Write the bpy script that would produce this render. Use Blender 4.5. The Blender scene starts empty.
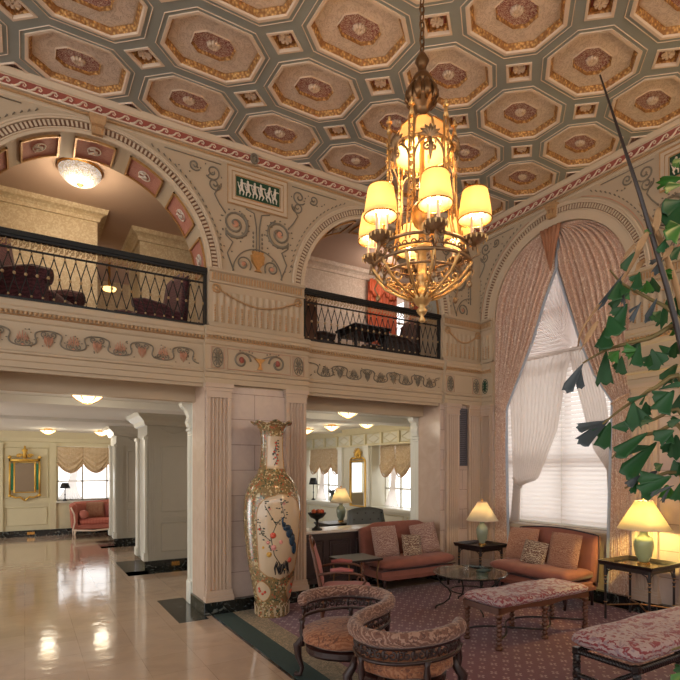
import bpy, math, random
from math import sin, cos, pi, radians, sqrt, atan2
from mathutils import Vector, Matrix
random.seed(7)
C = bpy.context.scene.collection
YA, YB, XB = 6.22, 6.73, 6.45          # back wall front and rear face, window wall face
ZC = 5.75                              # lobby ceiling
RC = 2.72                              # ceiling of the hall behind

# ------------------------------------------------------------------ mesh helper
class MB:
    def __init__(s, xf=None):
        s.v = []; s.f = []; s.m = []; s.xf = xf; s.mi = 0
    def add(s, vs, fs, mi=None):
        b = len(s.v)
        s.v += [tuple(s.xf(*p)) if s.xf else tuple(p) for p in vs]
        s.f += [tuple(b + i for i in f) for f in fs]
        s.m += [s.mi if mi is None else mi] * len(fs)
        return s
    def box(s, x0, x1, y0, y1, z0, z1, mi=None):
        return s.add([(x0,y0,z0),(x1,y0,z0),(x1,y1,z0),(x0,y1,z0),(x0,y0,z1),(x1,y0,z1),(x1,y1,z1),(x0,y1,z1)],
              [(0,3,2,1),(4,5,6,7),(0,1,5,4),(1,2,6,5),(2,3,7,6),(3,0,4,7)], mi)
    def bbox(s, x0, x1, y0, y1, z0, z1, b=.01, mi=None):       # box with chamfered edges (rounded-rect rings)
        rings = []
        for z, o in ((z0, b), (z0 + b, 0), (z1 - b, 0), (z1, b)):
            r = []
            for (cx, cy, sx, sy) in ((x0,y0,1,1),(x1,y0,-1,1),(x1,y1,-1,-1),(x0,y1,1,-1)):
                a = (cx + sx*o, cy + sy*(o+b)); c = (cx + sx*(o+b), cy + sy*o)
                r += [a, c] if (sx*sy > 0) else [c, a]
            rings.append([(p[0], p[1], z) for p in r])
        return s.loft(rings, mi=mi, closed=True, caps=True)
    def loft(s, rings, mi=None, closed=True, caps=False):
        n = len(rings[0]); vs = [p for r in rings for p in r]; fs = []
        for i in range(len(rings)-1):
            for j in range(n if closed else n-1):
                k = (j+1) % n
                fs.append((i*n+j, i*n+k, (i+1)*n+k, (i+1)*n+j))
        if caps:
            fs.append(tuple(reversed(range(n)))); fs.append(tuple((len(rings)-1)*n + j for j in range(n)))
        return s.add(vs, fs, mi)
    def grid(s, fn, nu, nv, mi=None, cu=False):
        vs = [fn(i/nu, j/nv) for j in range(nv+1) for i in range(nu + (0 if cu else 1))]
        w = nu if cu else nu+1
        fs = [(j*w+i, j*w+(i+1) % w, (j+1)*w+(i+1) % w, (j+1)*w+i) for j in range(nv) for i in range(nu)]
        return s.add(vs, fs, mi)
    def tube(s, pts, r, n=6, mi=None, closed=False, flat=1.0):
        P = [Vector(p) for p in pts]; N = len(P)
        if N < 2: return s
        R = r if isinstance(r, (list, tuple)) else [r]*N
        rings = []; prev = None
        for i in range(N):
            a = P[(i-1) % N] if (closed or i > 0) else P[i]
            b = P[(i+1) % N] if (closed or i < N-1) else P[i]
            t = (b-a)
            if t.length < 1e-9: t = Vector((0,0,1))
            t.normalize()
            if prev is None:
                u = t.cross(Vector((0,0,1)))
                if u.length < .1: u = t.cross(Vector((0,1,0)))
            else:
                u = prev - t*prev.dot(t)
                if u.length < 1e-6: u = t.cross(Vector((1,0,0)))
            u.normalize(); prev = u; w = t.cross(u)
            rings.append([tuple(P[i] + (u*cos(2*pi*k/n) + w*sin(2*pi*k/n)*flat)*R[i]) for k in range(n)])
        if closed: rings.append(rings[0])
        return s.loft(rings, mi=mi, caps=not closed)
    def lathe(s, prof, c=(0,0,0), n=20, mi=None, fn=None, caps=True):
        rings = []
        for r, z in prof:
            rings.append([(c[0]+r*(fn(2*pi*k/n, z) if fn else 1)*cos(2*pi*k/n), c[1]+r*(fn(2*pi*k/n, z) if fn else 1)*sin(2*pi*k/n), c[2]+z) for k in range(n)])
        return s.loft(rings, mi=mi, caps=caps)
    def ball(s, c, r, n=10, mi=None, m=6):
        rx, ry, rz = r if isinstance(r, (list, tuple)) else (r, r, r)
        rings = [[(c[0]+rx*sin(a)*cos(2*pi*k/n), c[1]+ry*sin(a)*sin(2*pi*k/n), c[2]-rz*cos(a)) for k in range(n)]
                 for a in [max(.02, min(pi-.02, pi*i/m)) for i in range(m+1)]]
        return s.loft(rings, mi=mi, caps=True)
    def prism(s, poly, f0, f1, mi=None):                        # poly of 2D points; f0/f1 map 2D -> 3D
        return s.loft([[f0(*p) for p in poly], [f1(*p) for p in poly]], mi=mi, caps=True)
    def build(s, name, mats, parent=None, smooth=False, label=None, kind=None, sub=0, solid=0, bev=0):
        me = bpy.data.meshes.new(name)
        off = Vector((0,0,0)); q = parent
        if getattr(s, 'world', False):
            while q is not None:
                off += q.location; q = q.parent
        me.from_pydata([tuple(Vector(p)-off) for p in s.v], [], s.f)
        if not isinstance(mats, (list, tuple)): mats = [mats]
        for m in mats: me.materials.append(m)
        if len(mats) > 1: me.polygons.foreach_set('material_index', s.m)
        import bmesh
        bm = bmesh.new(); bm.from_mesh(me); bmesh.ops.recalc_face_normals(bm, faces=bm.faces); bm.to_mesh(me); bm.free()
        if smooth: me.polygons.foreach_set('use_smooth', [True]*len(me.polygons))
        me.update()
        o = bpy.data.objects.new(name, me); C.objects.link(o)
        if parent: o.parent = parent
        if label: o['label'] = label
        if kind: o['kind'] = kind
        if solid:
            m = o.modifiers.new('s', 'SOLIDIFY'); m.thickness = solid
        if bev:
            m = o.modifiers.new('b', 'BEVEL'); m.width = bev; m.segments = 2; m.limit_method = 'ANGLE'
        if sub:
            m = o.modifiers.new('u', 'SUBSURF'); m.levels = sub; m.render_levels = sub
        return o
def W(xf=None):
    m = MB(xf); m.world = True; return m
def thing(name, label, cat, loc=(0,0,0), rz=0, group=None):
    o = bpy.data.objects.new(name, None); C.objects.link(o); o.empty_display_size = .1
    o.location = loc; o.rotation_euler = (0,0,rz); o['label'] = label; o['category'] = cat
    if group: o['group'] = group
    return o
def tag(o, label, cat, group=None):
    o['label'] = label; o['category'] = cat
    if group: o['group'] = group
    return o
def copy_tree(o, parent=None):
    c = o.copy(); C.objects.link(c); c.parent = parent
    for ch in list(o.children): copy_tree(ch, c)
    return c
def dup(o, loc, rz=None, label=None):
    c = copy_tree(o); c.location = loc
    if rz is not None: c.rotation_euler = (0,0,rz)
    if label: c['label'] = label
    return c

# ------------------------------------------------------------------ materials
def S(r, g, b):
    f = lambda c: (c/255/12.92) if c/255 <= .04045 else ((c/255+.055)/1.055)**2.4
    return (f(r), f(g), f(b), 1)
class G:
    def __init__(s, name):
        s.mat = bpy.data.materials.new(name); s.mat.use_nodes = True
        s.nt = s.mat.node_tree; s.n = s.nt.nodes; s.b = s.n['Principled BSDF']; s.out = s.n['Material Output']
        s.tc = s.n.new('ShaderNodeTexCoord').outputs['Object']
    def _in(s, sock, v):
        if hasattr(v, 'is_output') or isinstance(v, bpy.types.NodeSocket): s.nt.links.new(v, sock)
        elif v is not None: sock.default_value = v
    def math(s, op, a, b=None, c=None):
        n = s.n.new('ShaderNodeMath'); n.operation = op
        s._in(n.inputs[0], a)
        if b is not None: s._in(n.inputs[1], b)
        if c is not None: s._in(n.inputs[2], c)
        return n.outputs[0]
    def mix(s, f, a, b):
        n = s.n.new('ShaderNodeMix'); n.data_type = 'RGBA'
        s._in(n.inputs[0], f); s._in(n.inputs[6], a); s._in(n.inputs[7], b); return n.outputs[2]
    def mapv(s, scale=(1,1,1), rot=(0,0,0), vec=None):
        n = s.n.new('ShaderNodeMapping'); s._in(n.inputs[0], vec or s.tc); n.inputs['Scale'].default_value = scale; n.inputs['Rotation'].default_value = rot
        return n.outputs[0]
    def noise(s, scale=5, detail=3, dist=0, vec=None, rough=.5):
        n = s.n.new('ShaderNodeTexNoise'); s._in(n.inputs['Vector'], vec or s.tc); n.inputs['Scale'].default_value = scale
        n.inputs['Detail'].default_value = detail; n.inputs['Distortion'].default_value = dist; n.inputs['Roughness'].default_value = rough
        return n.outputs[0]
    def vor(s, scale=5, feat='F1', vec=None, out=0, rnd=1):
        n = s.n.new('ShaderNodeTexVoronoi'); n.feature = feat; s._in(n.inputs['Vector'], vec or s.tc); n.inputs['Scale'].default_value = scale
        if 'Randomness' in n.inputs: n.inputs['Randomness'].default_value = rnd
        return n.outputs[out]
    def wave(s, scale=5, dist=0, detail=2, vec=None, direction='X', typ='BANDS', ds=1):
        n = s.n.new('ShaderNodeTexWave'); n.wave_type = typ
        if typ == 'BANDS': n.bands_direction = direction
        s._in(n.inputs['Vector'], vec or s.tc); n.inputs['Scale'].default_value = scale; n.inputs['Distortion'].default_value = dist
        n.inputs['Detail'].default_value = detail; n.inputs['Detail Scale'].default_value = ds
        return n.outputs[1]
    def ramp(s, f, stops, const=False):
        n = s.n.new('ShaderNodeValToRGB'); cr = n.color_ramp
        if const: cr.interpolation = 'CONSTANT'
        while len(cr.elements) < len(stops): cr.elements.new(.5)
        for e, (p, c) in zip(cr.elements, stops): e.position = p; e.color = c
        s._in(n.inputs[0], f); return n.outputs[0]
    def step(s, f, a, b):
        n = s.n.new('ShaderNodeMapRange'); s._in(n.inputs[0], f); n.inputs[1].default_value = a; n.inputs[2].default_value = b
        return n.outputs[0]
    def sep(s, v=None):
        n = s.n.new('ShaderNodeSeparateXYZ'); s._in(n.inputs[0], v or s.tc); return n.outputs
    def comb(s, x, y, z=0):
        n = s.n.new('ShaderNodeCombineXYZ'); s._in(n.inputs[0], x); s._in(n.inputs[1], y); s._in(n.inputs[2], z); return n.outputs[0]
    def bump(s, h, st=.3, dist=.01):
        n = s.n.new('ShaderNodeBump'); s._in(n.inputs['Height'], h); n.inputs['Strength'].default_value = st; n.inputs['Distance'].default_value = dist
        s.nt.links.new(n.outputs[0], s.b.inputs['Normal']); return n
    def fin(s, col, rough=.5, metal=0, spec=None, coat=0, emit=None, es=0, trans=0, sheen=0):
        s._in(s.b.inputs['Base Color'], col); s._in(s.b.inputs['Roughness'], rough); s.b.inputs['Metallic'].default_value = metal
        if spec is not None: s.b.inputs['Specular IOR Level'].default_value = spec
        if coat: s.b.inputs['Coat Weight'].default_value = coat; s.b.inputs['Coat Roughness'].default_value = .08
        if emit: s._in(s.b.inputs['Emission Color'], emit); s.b.inputs['Emission Strength'].default_value = es
        if trans: s.b.inputs['Transmission Weight'].default_value = trans
        if sheen: s.b.inputs['Sheen Weight'].default_value = sheen
        return s.mat
def plain(name, c, rough=.5, metal=0, var=.12, sc=6, bump=0, **k):
    g = G(name); n = g.noise(sc, 4); d = tuple(x*(1-var) for x in c[:3])+(1,); l = tuple(min(1, x*(1+var)) for x in c[:3])+(1,)
    col = g.mix(n, d, l)
    if bump: g.bump(g.noise(sc*6, 4), bump, .01)
    return g.fin(col, rough, metal, **k)
def translucent(name, c, amt=.6, rough=.9, em=0):
    g = G(name); t = g.n.new('ShaderNodeBsdfTranslucent'); t.inputs[0].default_value = c
    d = g.n.new('ShaderNodeBsdfDiffuse'); d.inputs[0].default_value = c
    m = g.n.new('ShaderNodeMixShader'); m.inputs[0].default_value = amt
    g.nt.links.new(d.outputs[0], m.inputs[1]); g.nt.links.new(t.outputs[0], m.inputs[2]); g.nt.links.new(m.outputs[0], g.out.inputs[0])
    return g.mat
def sheer(name, c, tr=.35):
    g = G(name); t = g.n.new('ShaderNodeBsdfTranslucent'); t.inputs[0].default_value = c
    d = g.n.new('ShaderNodeBsdfDiffuse'); d.inputs[0].default_value = c
    p = g.n.new('ShaderNodeBsdfTransparent')
    m = g.n.new('ShaderNodeMixShader'); m.inputs[0].default_value = .6
    q = g.n.new('ShaderNodeMixShader'); q.inputs[0].default_value = tr
    g.nt.links.new(d.outputs[0], m.inputs[1]); g.nt.links.new(t.outputs[0], m.inputs[2])
    g.nt.links.new(m.outputs[0], q.inputs[1]); g.nt.links.new(p.outputs[0], q.inputs[2]); g.nt.links.new(q.outputs[0], g.out.inputs[0])
    return g.mat
def glass(name, tint=(1,1,1,1), gl=.08):
    g = G(name); p = g.n.new('ShaderNodeBsdfTransparent'); p.inputs[0].default_value = tint
    s_ = g.n.new('ShaderNodeBsdfGlossy'); s_.inputs['Roughness'].default_value = .02
    m = g.n.new('ShaderNodeMixShader'); m.inputs[0].default_value = gl
    g.nt.links.new(p.outputs[0], m.inputs[1]); g.nt.links.new(s_.outputs[0], m.inputs[2]); g.nt.links.new(m.outputs[0], g.out.inputs[0])
    return g.mat
def brocade(name, base, c2, c3, sc=14, rough=.75, bump=.3, t1=.52, t2=.6):
    g = G(name)
    w = g.wave(sc*.55, 9, 3, typ='RINGS', ds=1.6)
    v = g.noise(sc*.8, 3, 2.5)
    col = g.mix(g.step(w, t1, t1+.12), base, c2)
    col = g.mix(g.step(v, t2, t2+.05), col, c3)
    g.bump(g.math('ADD', w, g.noise(sc*8, 2)), bump, .004)
    return g.fin(col, rough, sheen=.2)
M = {}
M['stonepink'] = None
def ashlar(name, c1, c2, mort, sc):
    g = G(name); x, y, z = g.sep(); n = g.n.new('ShaderNodeTexBrick')
    g._in(n.inputs['Vector'], g.comb(g.math('ADD', x, y), g.math('ADD', z, -.16)))
    n.inputs['Scale'].default_value = 1; n.inputs['Brick Width'].default_value = sc[0]; n.inputs['Row Height'].default_value = sc[1]
    n.inputs['Mortar Size'].default_value = .004; n.inputs['Color1'].default_value = c1; n.inputs['Color2'].default_value = c2; n.inputs['Mortar'].default_value = mort
    nz = g.noise(9, 5, 1)
    col = g.mix(g.math('MULTIPLY', nz, .25), n.outputs[0], S(245,225,205))
    b = g.bump(n.outputs[1], .5, .006); b.invert = True
    return g.fin(col, .28, spec=.4)
M['ashlar'] = ashlar('ashlar_stone', S(184,164,152), S(176,154,146), S(110,90,82), (.79,.315))
M['stone'] = plain('polished_pink_stone', S(188,164,144), .3, var=.07, sc=5)
g = G('wavy_jamb_stone'); M['jamb'] = g.fin(g.mix(g.noise(3,5,2), S(176,150,130), S(202,178,160)), .22)
M['plaster'] = plain('painted_plaster', S(184,164,138), .6, var=.05, sc=3)
M['plaster_light'] = plain('pale_plaster', S(202,182,156), .6, var=.05, sc=3)
M['pinkline'] = plain('rose_plaster', S(188,150,126), .6, var=.1)
M['brownline'] = plain('bronze_glaze', S(120,84,60), .5, var=.25, sc=20)
M['gold'] = plain('antique_gold', S(184,138,84), .38, .6, var=.35, sc=30, bump=.3)
M['goldpaint'] = plain('gold_paint', S(188,150,108), .5, .25, var=.3, sc=40, bump=.4)
M['scroll'] = plain('grey_green_relief', S(124,114,98), .6, var=.15, sc=12)
M['scrollpink'] = plain('terracotta_relief', S(196,140,112), .6, var=.2, sc=12)
M['redband'] = plain('oxblood_paint', S(150,78,64), .6, var=.2, sc=8)
M['redpanel'] = brocade('red_arch_panel', S(176,104,84), S(186,118,96), S(164,92,74), 26)
M['greenpanel'] = plain('deep_green_panel', S(32,70,46), .6)
M['white'] = plain('ivory_relief', S(225,212,196), .6)
M['blackmarble'] = None
g = G('dark_green_marble'); nz = g.noise(7, 6, 2.2); M['blackmarble'] = g.fin(g.mix(g.step(nz, .56, .66), S(24,27,26), S(96,100,96)), .1, coat=.2)
# floor marble
g = G('polished_cream_marble'); x, y, z = g.sep(); br = g.n.new('ShaderNodeTexBrick')
g._in(br.inputs['Vector'], g.mapv((1,1,1), (0,0,0)))
br.offset = 0; br.inputs['Scale'].default_value = 1; br.inputs['Brick Width'].default_value = .46; br.inputs['Row Height'].default_value = .46; br.inputs['Mortar Size'].default_value = .0025
br.inputs['Color1'].default_value = S(198,172,150); br.inputs['Color2'].default_value = S(184,158,136); br.inputs['Mortar'].default_value = S(150,124,102)
col = g.mix(g.step(g.noise(2.2, 6, 1.5), .35, .75), br.outputs[0], S(204,176,150))
g.bump(g.noise(5, 3), .22, .02); M['floor'] = g.fin(col, .11, spec=.8, coat=.5)
M['rib'] = plain('grey_green_rib', S(146,150,144), .65, var=.08)
M['cream'] = plain('cream_border', S(222,200,178), .6, var=.08, sc=12)
g = G('coffer_field'); w = g.step(g.math('ABSOLUTE', g.math('SUBTRACT', g.noise(13, 2, 2.2), .5)), .01, .06); v = g.vor(20, 'SMOOTH_F1')
g.bump(g.math('ADD', w, v), .5, .01); M['field'] = g.fin(g.mix(w, S(206,184,164), S(226,206,188)), .6)
g = G('coffer_heart'); v = g.noise(34, 2, 3.5); g.bump(v, .7, .01); M['heart'] = g.fin(g.mix(g.step(v, .46, .56), S(150,84,80), S(216,192,176)), .6)
g = G('gilded_egg_and_dart'); w = g.vor(34, 'F1'); g.bump(w, .9, .02); M['egg'] = g.fin(g.mix(g.step(w, .1, .6), S(234,186,116), S(160,112,64)), .45, .2)
g = G('silver_moulding'); w = g.vor(34, 'F1'); g.bump(w, .9, .02); M['iron'] = plain('wrought_iron', S(34,34,34), .45, .4, var=.2)
M['ironboss'] = plain('gilt_iron_boss', S(178,150,110), .4, .5)
M['rearwall'] = plain('cream_panelling', S(208,204,186), .55, var=.04)
M['rearwarm'] = plain('buttery_panelling', S(210,200,166), .55, var=.04)
M['rearceil'] = plain('white_ceiling', S(226,224,218), .8, var=.02)
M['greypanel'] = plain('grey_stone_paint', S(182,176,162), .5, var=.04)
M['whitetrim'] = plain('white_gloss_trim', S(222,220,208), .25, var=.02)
g = G('mezzanine_damask'); v = g.noise(16, 3, 2); M['damask'] = g.fin(g.mix(g.step(v,.45,.6), S(214,192,154), S(232,216,184)), .6)
g = G('pale_damask'); v = g.noise(16, 3, 2); M['damask2'] = g.fin(g.mix(g.step(v,.45,.6), S(206,186,166), S(222,206,190)), .6)
M['mezzceil'] = plain('mezzanine_ceiling', S(206,178,158), .8, var=.03)
M['darkwood'] = plain('ebonised_wood', S(38,30,30), .3, var=.3, sc=12)
M['mahogany'] = plain('carved_mahogany', S(44,22,20), .35, var=.35, sc=18, bump=.3)
M['counterwood'] = plain('dark_counter_panelling', S(58,46,46), .35, var=.25, sc=8)
M['walnut'] = plain('turned_walnut', S(92,54,36), .4, var=.3, sc=25)
M['marbletop'] = plain('pale_marble_top', S(214,204,194), .15, var=.08, sc=8)
M['velvet'] = plain('rust_rose_velvet', S(142,86,72), .85, var=.25, sc=9, bump=.15, sheen=.12)
M['pinkvelvet'] = plain('dusty_pink_velvet', S(160,88,84), .8, var=.15, sc=9, sheen=.15)
M['piping'] = plain('dark_trim', S(50,36,44), .6)
M['cushion'] = brocade('rose_damask_cushion', S(140,104,94), S(178,150,138), S(120,82,76), 34)
M['cushionrust'] = brocade('rust_damask_cushion', S(150,100,78), S(178,134,108), S(118,74,58), 40)
M['cushionfloral'] = brocade('floral_cushion', S(116,84,68), S(196,178,154), S(96,66,54), 34, t1=.66, t2=.56)
M['tapestry'] = brocade('floral_tapestry', S(172,150,148), S(130,44,54), S(144,120,128), 17, t1=.52, t2=.55)
M['olivetap'] = brocade('brown_tapestry', S(110,72,58), S(154,120,104), S(84,50,42), 22, t1=.5, t2=.56)
M['seattap'] = brocade('rust_brown_tapestry', S(138,82,52), S(160,108,76), S(100,56,38), 20, t1=.5, t2=.56)
M['burgundy'] = brocade('burgundy_armchair_cloth', S(64,24,34), S(92,44,52), S(48,20,28), 16)
M['leather'] = plain('grey_leather', S(84,86,84), .35, var=.15)
M['brass'] = plain('polished_brass', S(200,150,80), .25, .9, var=.1)
M['bronze'] = plain('dark_bronze', S(124,90,58), .35, .75, var=.3, sc=14)
M['chgold'] = plain('chandelier_gilt', S(206,166,108), .32, .6, var=.35, sc=22, bump=.2)
M['chdark'] = plain('silvery_bronze', S(150,122,92), .35, .7, var=.4, sc=30, bump=.3)
M['celadon'] = plain('celadon_porcelain', S(136,144,124), .2, var=.1, sc=8, coat=.3)
M['celadongreen'] = plain('green_porcelain', S(146,156,122), .2, var=.1, sc=8, coat=.3)
M['shade'] = translucent('lamp_shade', S(250,240,215), .62)
M['chshade'] = translucent('chandelier_shade', S(255,238,196), .6)
M['domeshade'] = translucent('amber_dome', S(250,226,176), .5)
M['slat'] = translucent('blind_slat', S(230,223,218), .6)
M['sheer'] = sheer('sheer_curtain', S(226,216,208), .22)
M['fan'] = sheer('sheer_sunburst', S(222,208,202), .2)
M['glass'] = glass('window_glass')
M['tglass'] = glass('table_glass', (.78,.86,.82,1), .45)
M['winframe'] = plain('painted_sash', S(206,180,168), .5)
M['glow'] = G('frosted_glow').fin(S(255,225,160), .4, emit=S(255,205,120), es=3.2)
M['bulb'] = G('warm_bulb').fin(S(255,230,180), .4, emit=S(255,214,150), es=22)
M['bowlglow'] = G('amber_glass_bowl').fin(S(255,235,190), .4, emit=S(255,226,170), es=2.2)
g = G('crystal_bead_bowl'); v = g.vor(60, 'F1'); M['crystal'] = g.fin(S(240,235,220), .15, emit=g.mix(g.step(v, .1, .6), S(255,248,235), S(110,100,92)), es=1.15)
g.bump(v, 1, .02)
M['orange'] = plain('orange_silk', S(196,92,54), .55, var=.2, sc=10)
g = G('damask_curtain'); x, y, z = g.sep(); v = g.noise(9, 1, 3.5, vec=g.mapv((1,1.8,.75))); n_ = g.noise(60, 3, 1)
c_ = g.mix(g.step(g.math('ABSOLUTE', g.math('SUBTRACT', v, .5)), .015, .05), S(236,214,194), S(200,162,140)); c_ = g.mix(g.math('MULTIPLY', g.step(n_, .45, .6), .08), c_, S(166,126,106))
g.bump(n_, .2, .003); M['drape'] = g.fin(c_, .6, sheen=.2)
M['lining'] = plain('grey_blue_lining', S(176,184,196), .6)
g = G('balloon_shade_cloth'); n_ = g.noise(34, 3, 2); M['balloon'] = g.fin(g.mix(g.step(n_, .46, .6), S(196,168,130), S(222,200,168)), .7)
M['leaf'] = plain('palm_leaf', S(32,78,38), .5, var=.3, sc=6)
M['leafbright'] = plain('fresh_palm_leaf', S(56,112,40), .4, var=.2, sc=6)
M['leafgrey'] = plain('dull_palm_leaf', S(62,70,74), .4, var=.3, sc=6)
M['dried'] = plain('dried_palm_leaf', S(176,138,98), .7, var=.3, sc=14)
M['stem'] = plain('palm_stem', S(120,104,62), .6, var=.3, sc=14)
M['spear'] = plain('dark_spear', S(50,38,36), .4, var=.2)
M['pot'] = plain('terracotta_pot', S(120,72,50), .6)
M['tail'] = plain('bronze_silk_tail', S(170,116,84), .6, var=.15)
M['soil'] = plain('potting_soil', S(40,30,24), .9)
M['grille'] = plain('grey_grille', S(104,102,110), .4, .5)
M['backing'] = plain('dark_recess', S(30,28,30), .8)
M['mirror'] = G('mirror_glass').fin(S(225,225,225), .02, 1)
M['gilt'] = plain('bright_gilt', S(222,178,84), .35, .6, var=.2, sc=20)
M['emerald'] = plain('malachite_inlay', S(40,120,90), .2)
M['pinksofa'] = plain('coral_sofa', S(178,104,88), .8, var=.2, sc=10)
g = G('striped_coral'); M['stripe'] = g.fin(g.mix(g.step(g.wave(9, 0, 0), .4, .6), S(196,116,96), S(172,84,72)), .8)
M['porc'] = plain('cream_porcelain', S(196,172,142), .15, var=.04, coat=.4)
g = G('vase_brocade'); v = g.vor(46, 'F1', out=1); d = g.vor(46, 'DISTANCE_TO_EDGE'); sx = g.n.new('ShaderNodeSeparateColor'); g._in(sx.inputs[0], v)
c_ = g.mix(g.step(sx.outputs[0], .3, .32), S(78,86,62), S(126,104,72)); c_ = g.mix(g.step(sx.outputs[1], .78, .8), c_, S(190,172,134)); c_ = g.mix(g.step(sx.outputs[2], .9, .92), c_, S(168,84,62))
c_ = g.mix(g.step(d, .02, .06), S(164,130,78), c_); M['vase'] = g.fin(c_, .14, coat=.5)
M['cobalt'] = plain('peacock_blue', S(36,58,78), .2, var=.3); M['coral'] = plain('coral_glaze', S(204,84,62), .2); M['rose'] = plain('rose_glaze', S(208,140,130), .2)
M['yellowg'] = plain('yellow_glaze', S(206,158,70), .2); M['inkline'] = plain('ink_glaze', S(70,76,66), .2)
# carpet
def carpet(name, field, motif, dots, px, py):
    g = G(name); x, y, z = g.sep()
    fx = g.math('FRACT', g.math('MULTIPLY', x, 1/px)); fy = g.math('FRACT', g.math('MULTIPLY', y, 1/py))
    ax = g.math('MULTIPLY', g.math('ABSOLUTE', g.math('SUBTRACT', fx, .5)), px); ay = g.math('MULTIPLY', g.math('ABSOLUTE', g.math('SUBTRACT', fy, .5)), py)
    r = g.math('SQRT', g.math('ADD', g.math('MULTIPLY', ax, ax), g.math('MULTIPLY', ay, ay)))
    an = g.math('ARCTAN2', ax, ay)
    pet = g.math('MULTIPLY_ADD', g.math('COSINE', g.math('MULTIPLY', an, 4)), .014, .024)
    fl = g.math('LESS_THAN', r, pet); ring = g.math('LESS_THAN', g.math('ABSOLUTE', g.math('SUBTRACT', r, .008)), .004)
    cx = g.math('SUBTRACT', px/2, ax); cy = g.math('SUBTRACT', py/2, ay)
    dr = g.math('SQRT', g.math('ADD', g.math('MULTIPLY', cx, cx), g.math('MULTIPLY', cy, cy))); dm = g.math('LESS_THAN', dr, .012)
    col = g.mix(g.math('MULTIPLY', fl, .75), field, motif); col = g.mix(ring, col, field); col = g.mix(g.math('MULTIPLY', dm, .8), col, dots)
    nz = g.noise(200, 2); col = g.mix(g.math('MULTIPLY', nz, .3), col, S(60,30,40)); g.bump(nz, .3, .004)
    return g.fin(col, .95, sheen=.2)
M['carpet'] = carpet('burgundy_carpet', S(108,46,60), S(196,168,166), S(186,148,144), .15, .135)
g = G('beige_scroll_border'); w = g.noise(11, 2, 2.5); M['cborder'] = g.fin(g.mix(g.step(g.math('ABSOLUTE', g.math('SUBTRACT', w, .5)), .02, .05), S(176,158,134), S(134,124,106)), .95)
M['cgreen'] = plain('dark_green_carpet_edge', S(56,74,72), .95, var=.15, sc=30)

# ------------------------------------------------------------------ wall spaces: (s along, d out of wall, z)
wa = lambda s, d, z: (s, YA - d, z)
wb = lambda s, d, z: (XB - d, YA - s, z)
def T_(fn, ox=0, oz=0): return lambda s, d, z: fn(s + ox, d, z + oz)

def arch_face(mb, s0, s1, cx, r, zs, zt, d0, d1, n=36, zbot=None):
    """wall zone from springing zs to top zt between s0..s1 with a semicircular hole"""
    xs = [cx - r*cos(pi*i/n) for i in range(n+1)]; zz = [zs + r*sin(pi*i/n) for i in range(n+1)]
    for d in (d0, d1):
        mb.add([(x, d, z) for x, z in zip(xs, zz)] + [(x, d, zt) for x in xs], [(i, i+1, n+1+i+1, n+1+i) for i in range(n)])
    mb.add([(x, d0, z) for x, z in zip(xs, zz)] + [(x, d1, z) for x, z in zip(xs, zz)], [(i, i+1, n+1+i+1, n+1+i) for i in range(n)])
    mb.box(s0, cx - r, min(d0, d1), max(d0, d1), zs, zt); mb.box(cx + r, s1, min(d0, d1), max(d0, d1), zs, zt)
def ringband(mb, cx, cz, r0, r1, d0, d1, n=48, a0=0, a1=pi, mi=None):
    f = lambda r, d: [(cx + r*cos(a0+(a1-a0)*i/n), d, cz + r*sin(a0+(a1-a0)*i/n)) for i in range(n+1)]
    A, B, C_, D = f(r0, d0), f(r0, d1), f(r1, d1), f(r1, d0)
    mb.loft([[A[i], B[i], C_[i], D[i]] for i in range(n+1)], mi=mi, caps=True)
def halftube(mb, cx, cz, r, d, rad, n=48, a0=0, a1=pi, k=6): mb.tube([(cx + r*cos(a0+(a1-a0)*i/n), d, cz + r*sin(a0+(a1-a0)*i/n)) for i in range(n+1)], rad, k)
def spiral(cx, cz, r, turns=1.6, hand=1, a0=0, n=26, r1=.12):
    return [(cx + hand*(r*(1-t*(1-r1)))*cos(a0 + t*turns*2*pi), cz + (r*(1-t*(1-r1)))*sin(a0 + t*turns*2*pi)) for t in [i/n for i in range(n+1)]]
def fl(mb, pts, d=.008, r=.009, mi=None, flat=1): mb.tube([(p[0], d, p[1]) for p in pts], r, 5, mi=mi)
def blob(mb, s, z, rs, rz, d=.006, mi=None, rd=.01): mb.ball((s, d, z), (rs, rd, rz), 8, mi=mi, m=5)
def moulding(xf, s0, s1, prof, name, mat, parent, cap=True):
    """prof: list of (d,z)"""
    mb = W(xf); mb.loft([[(s, d, z) for d, z in prof] for s in (s0, s1)], caps=True); return mb.build(name, mat, parent)
def fluted(xf, s0, s1, z0, z1, d, parent, n=5, name='pilaster'):
    mb = W(xf); w = s1 - s0; m = .035; fw = (w-2*m)/n; pts = [(s0, 0), (s0, d), (s0+m, d)]
    for i in range(n):
        a = s0+m+i*fw
        for k in range(1, 6): pts.append((a + fw*.12 + fw*.76*(k-1)/4, d - .022*sin(pi*(k-1)/4) if 1 < k < 5 else d))
    pts += [(s1-m, d), (s1, d), (s1, 0)]
    mb.loft([[(s, dd, z) for s, dd in pts] for z in (z0+.13, z1-.17)], caps=True)
    for a, b, e in ((z0, z0+.06, .035), (z0+.06, z0+.10, .02), (z0+.10, z0+.13, .012), (z1-.17, z1-.155, .012), (z1-.155, z1-.09, .004), (z1-.09, z1-.05, .015), (z1-.05, z1, .035)):
        mb.box(s0-e*.7, s1+e*.7, 0, d+e, a, b)
    return mb.build(name, M['stone'], parent)
def beadrow(mb, s0, s1, z, d, r=.016, step=.036, mi=None):
    s = s0 + step/2
    while s < s1: mb.ball((s, d, z), (r, r, r*1.1), 6, mi=mi, m=4); s += step

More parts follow.
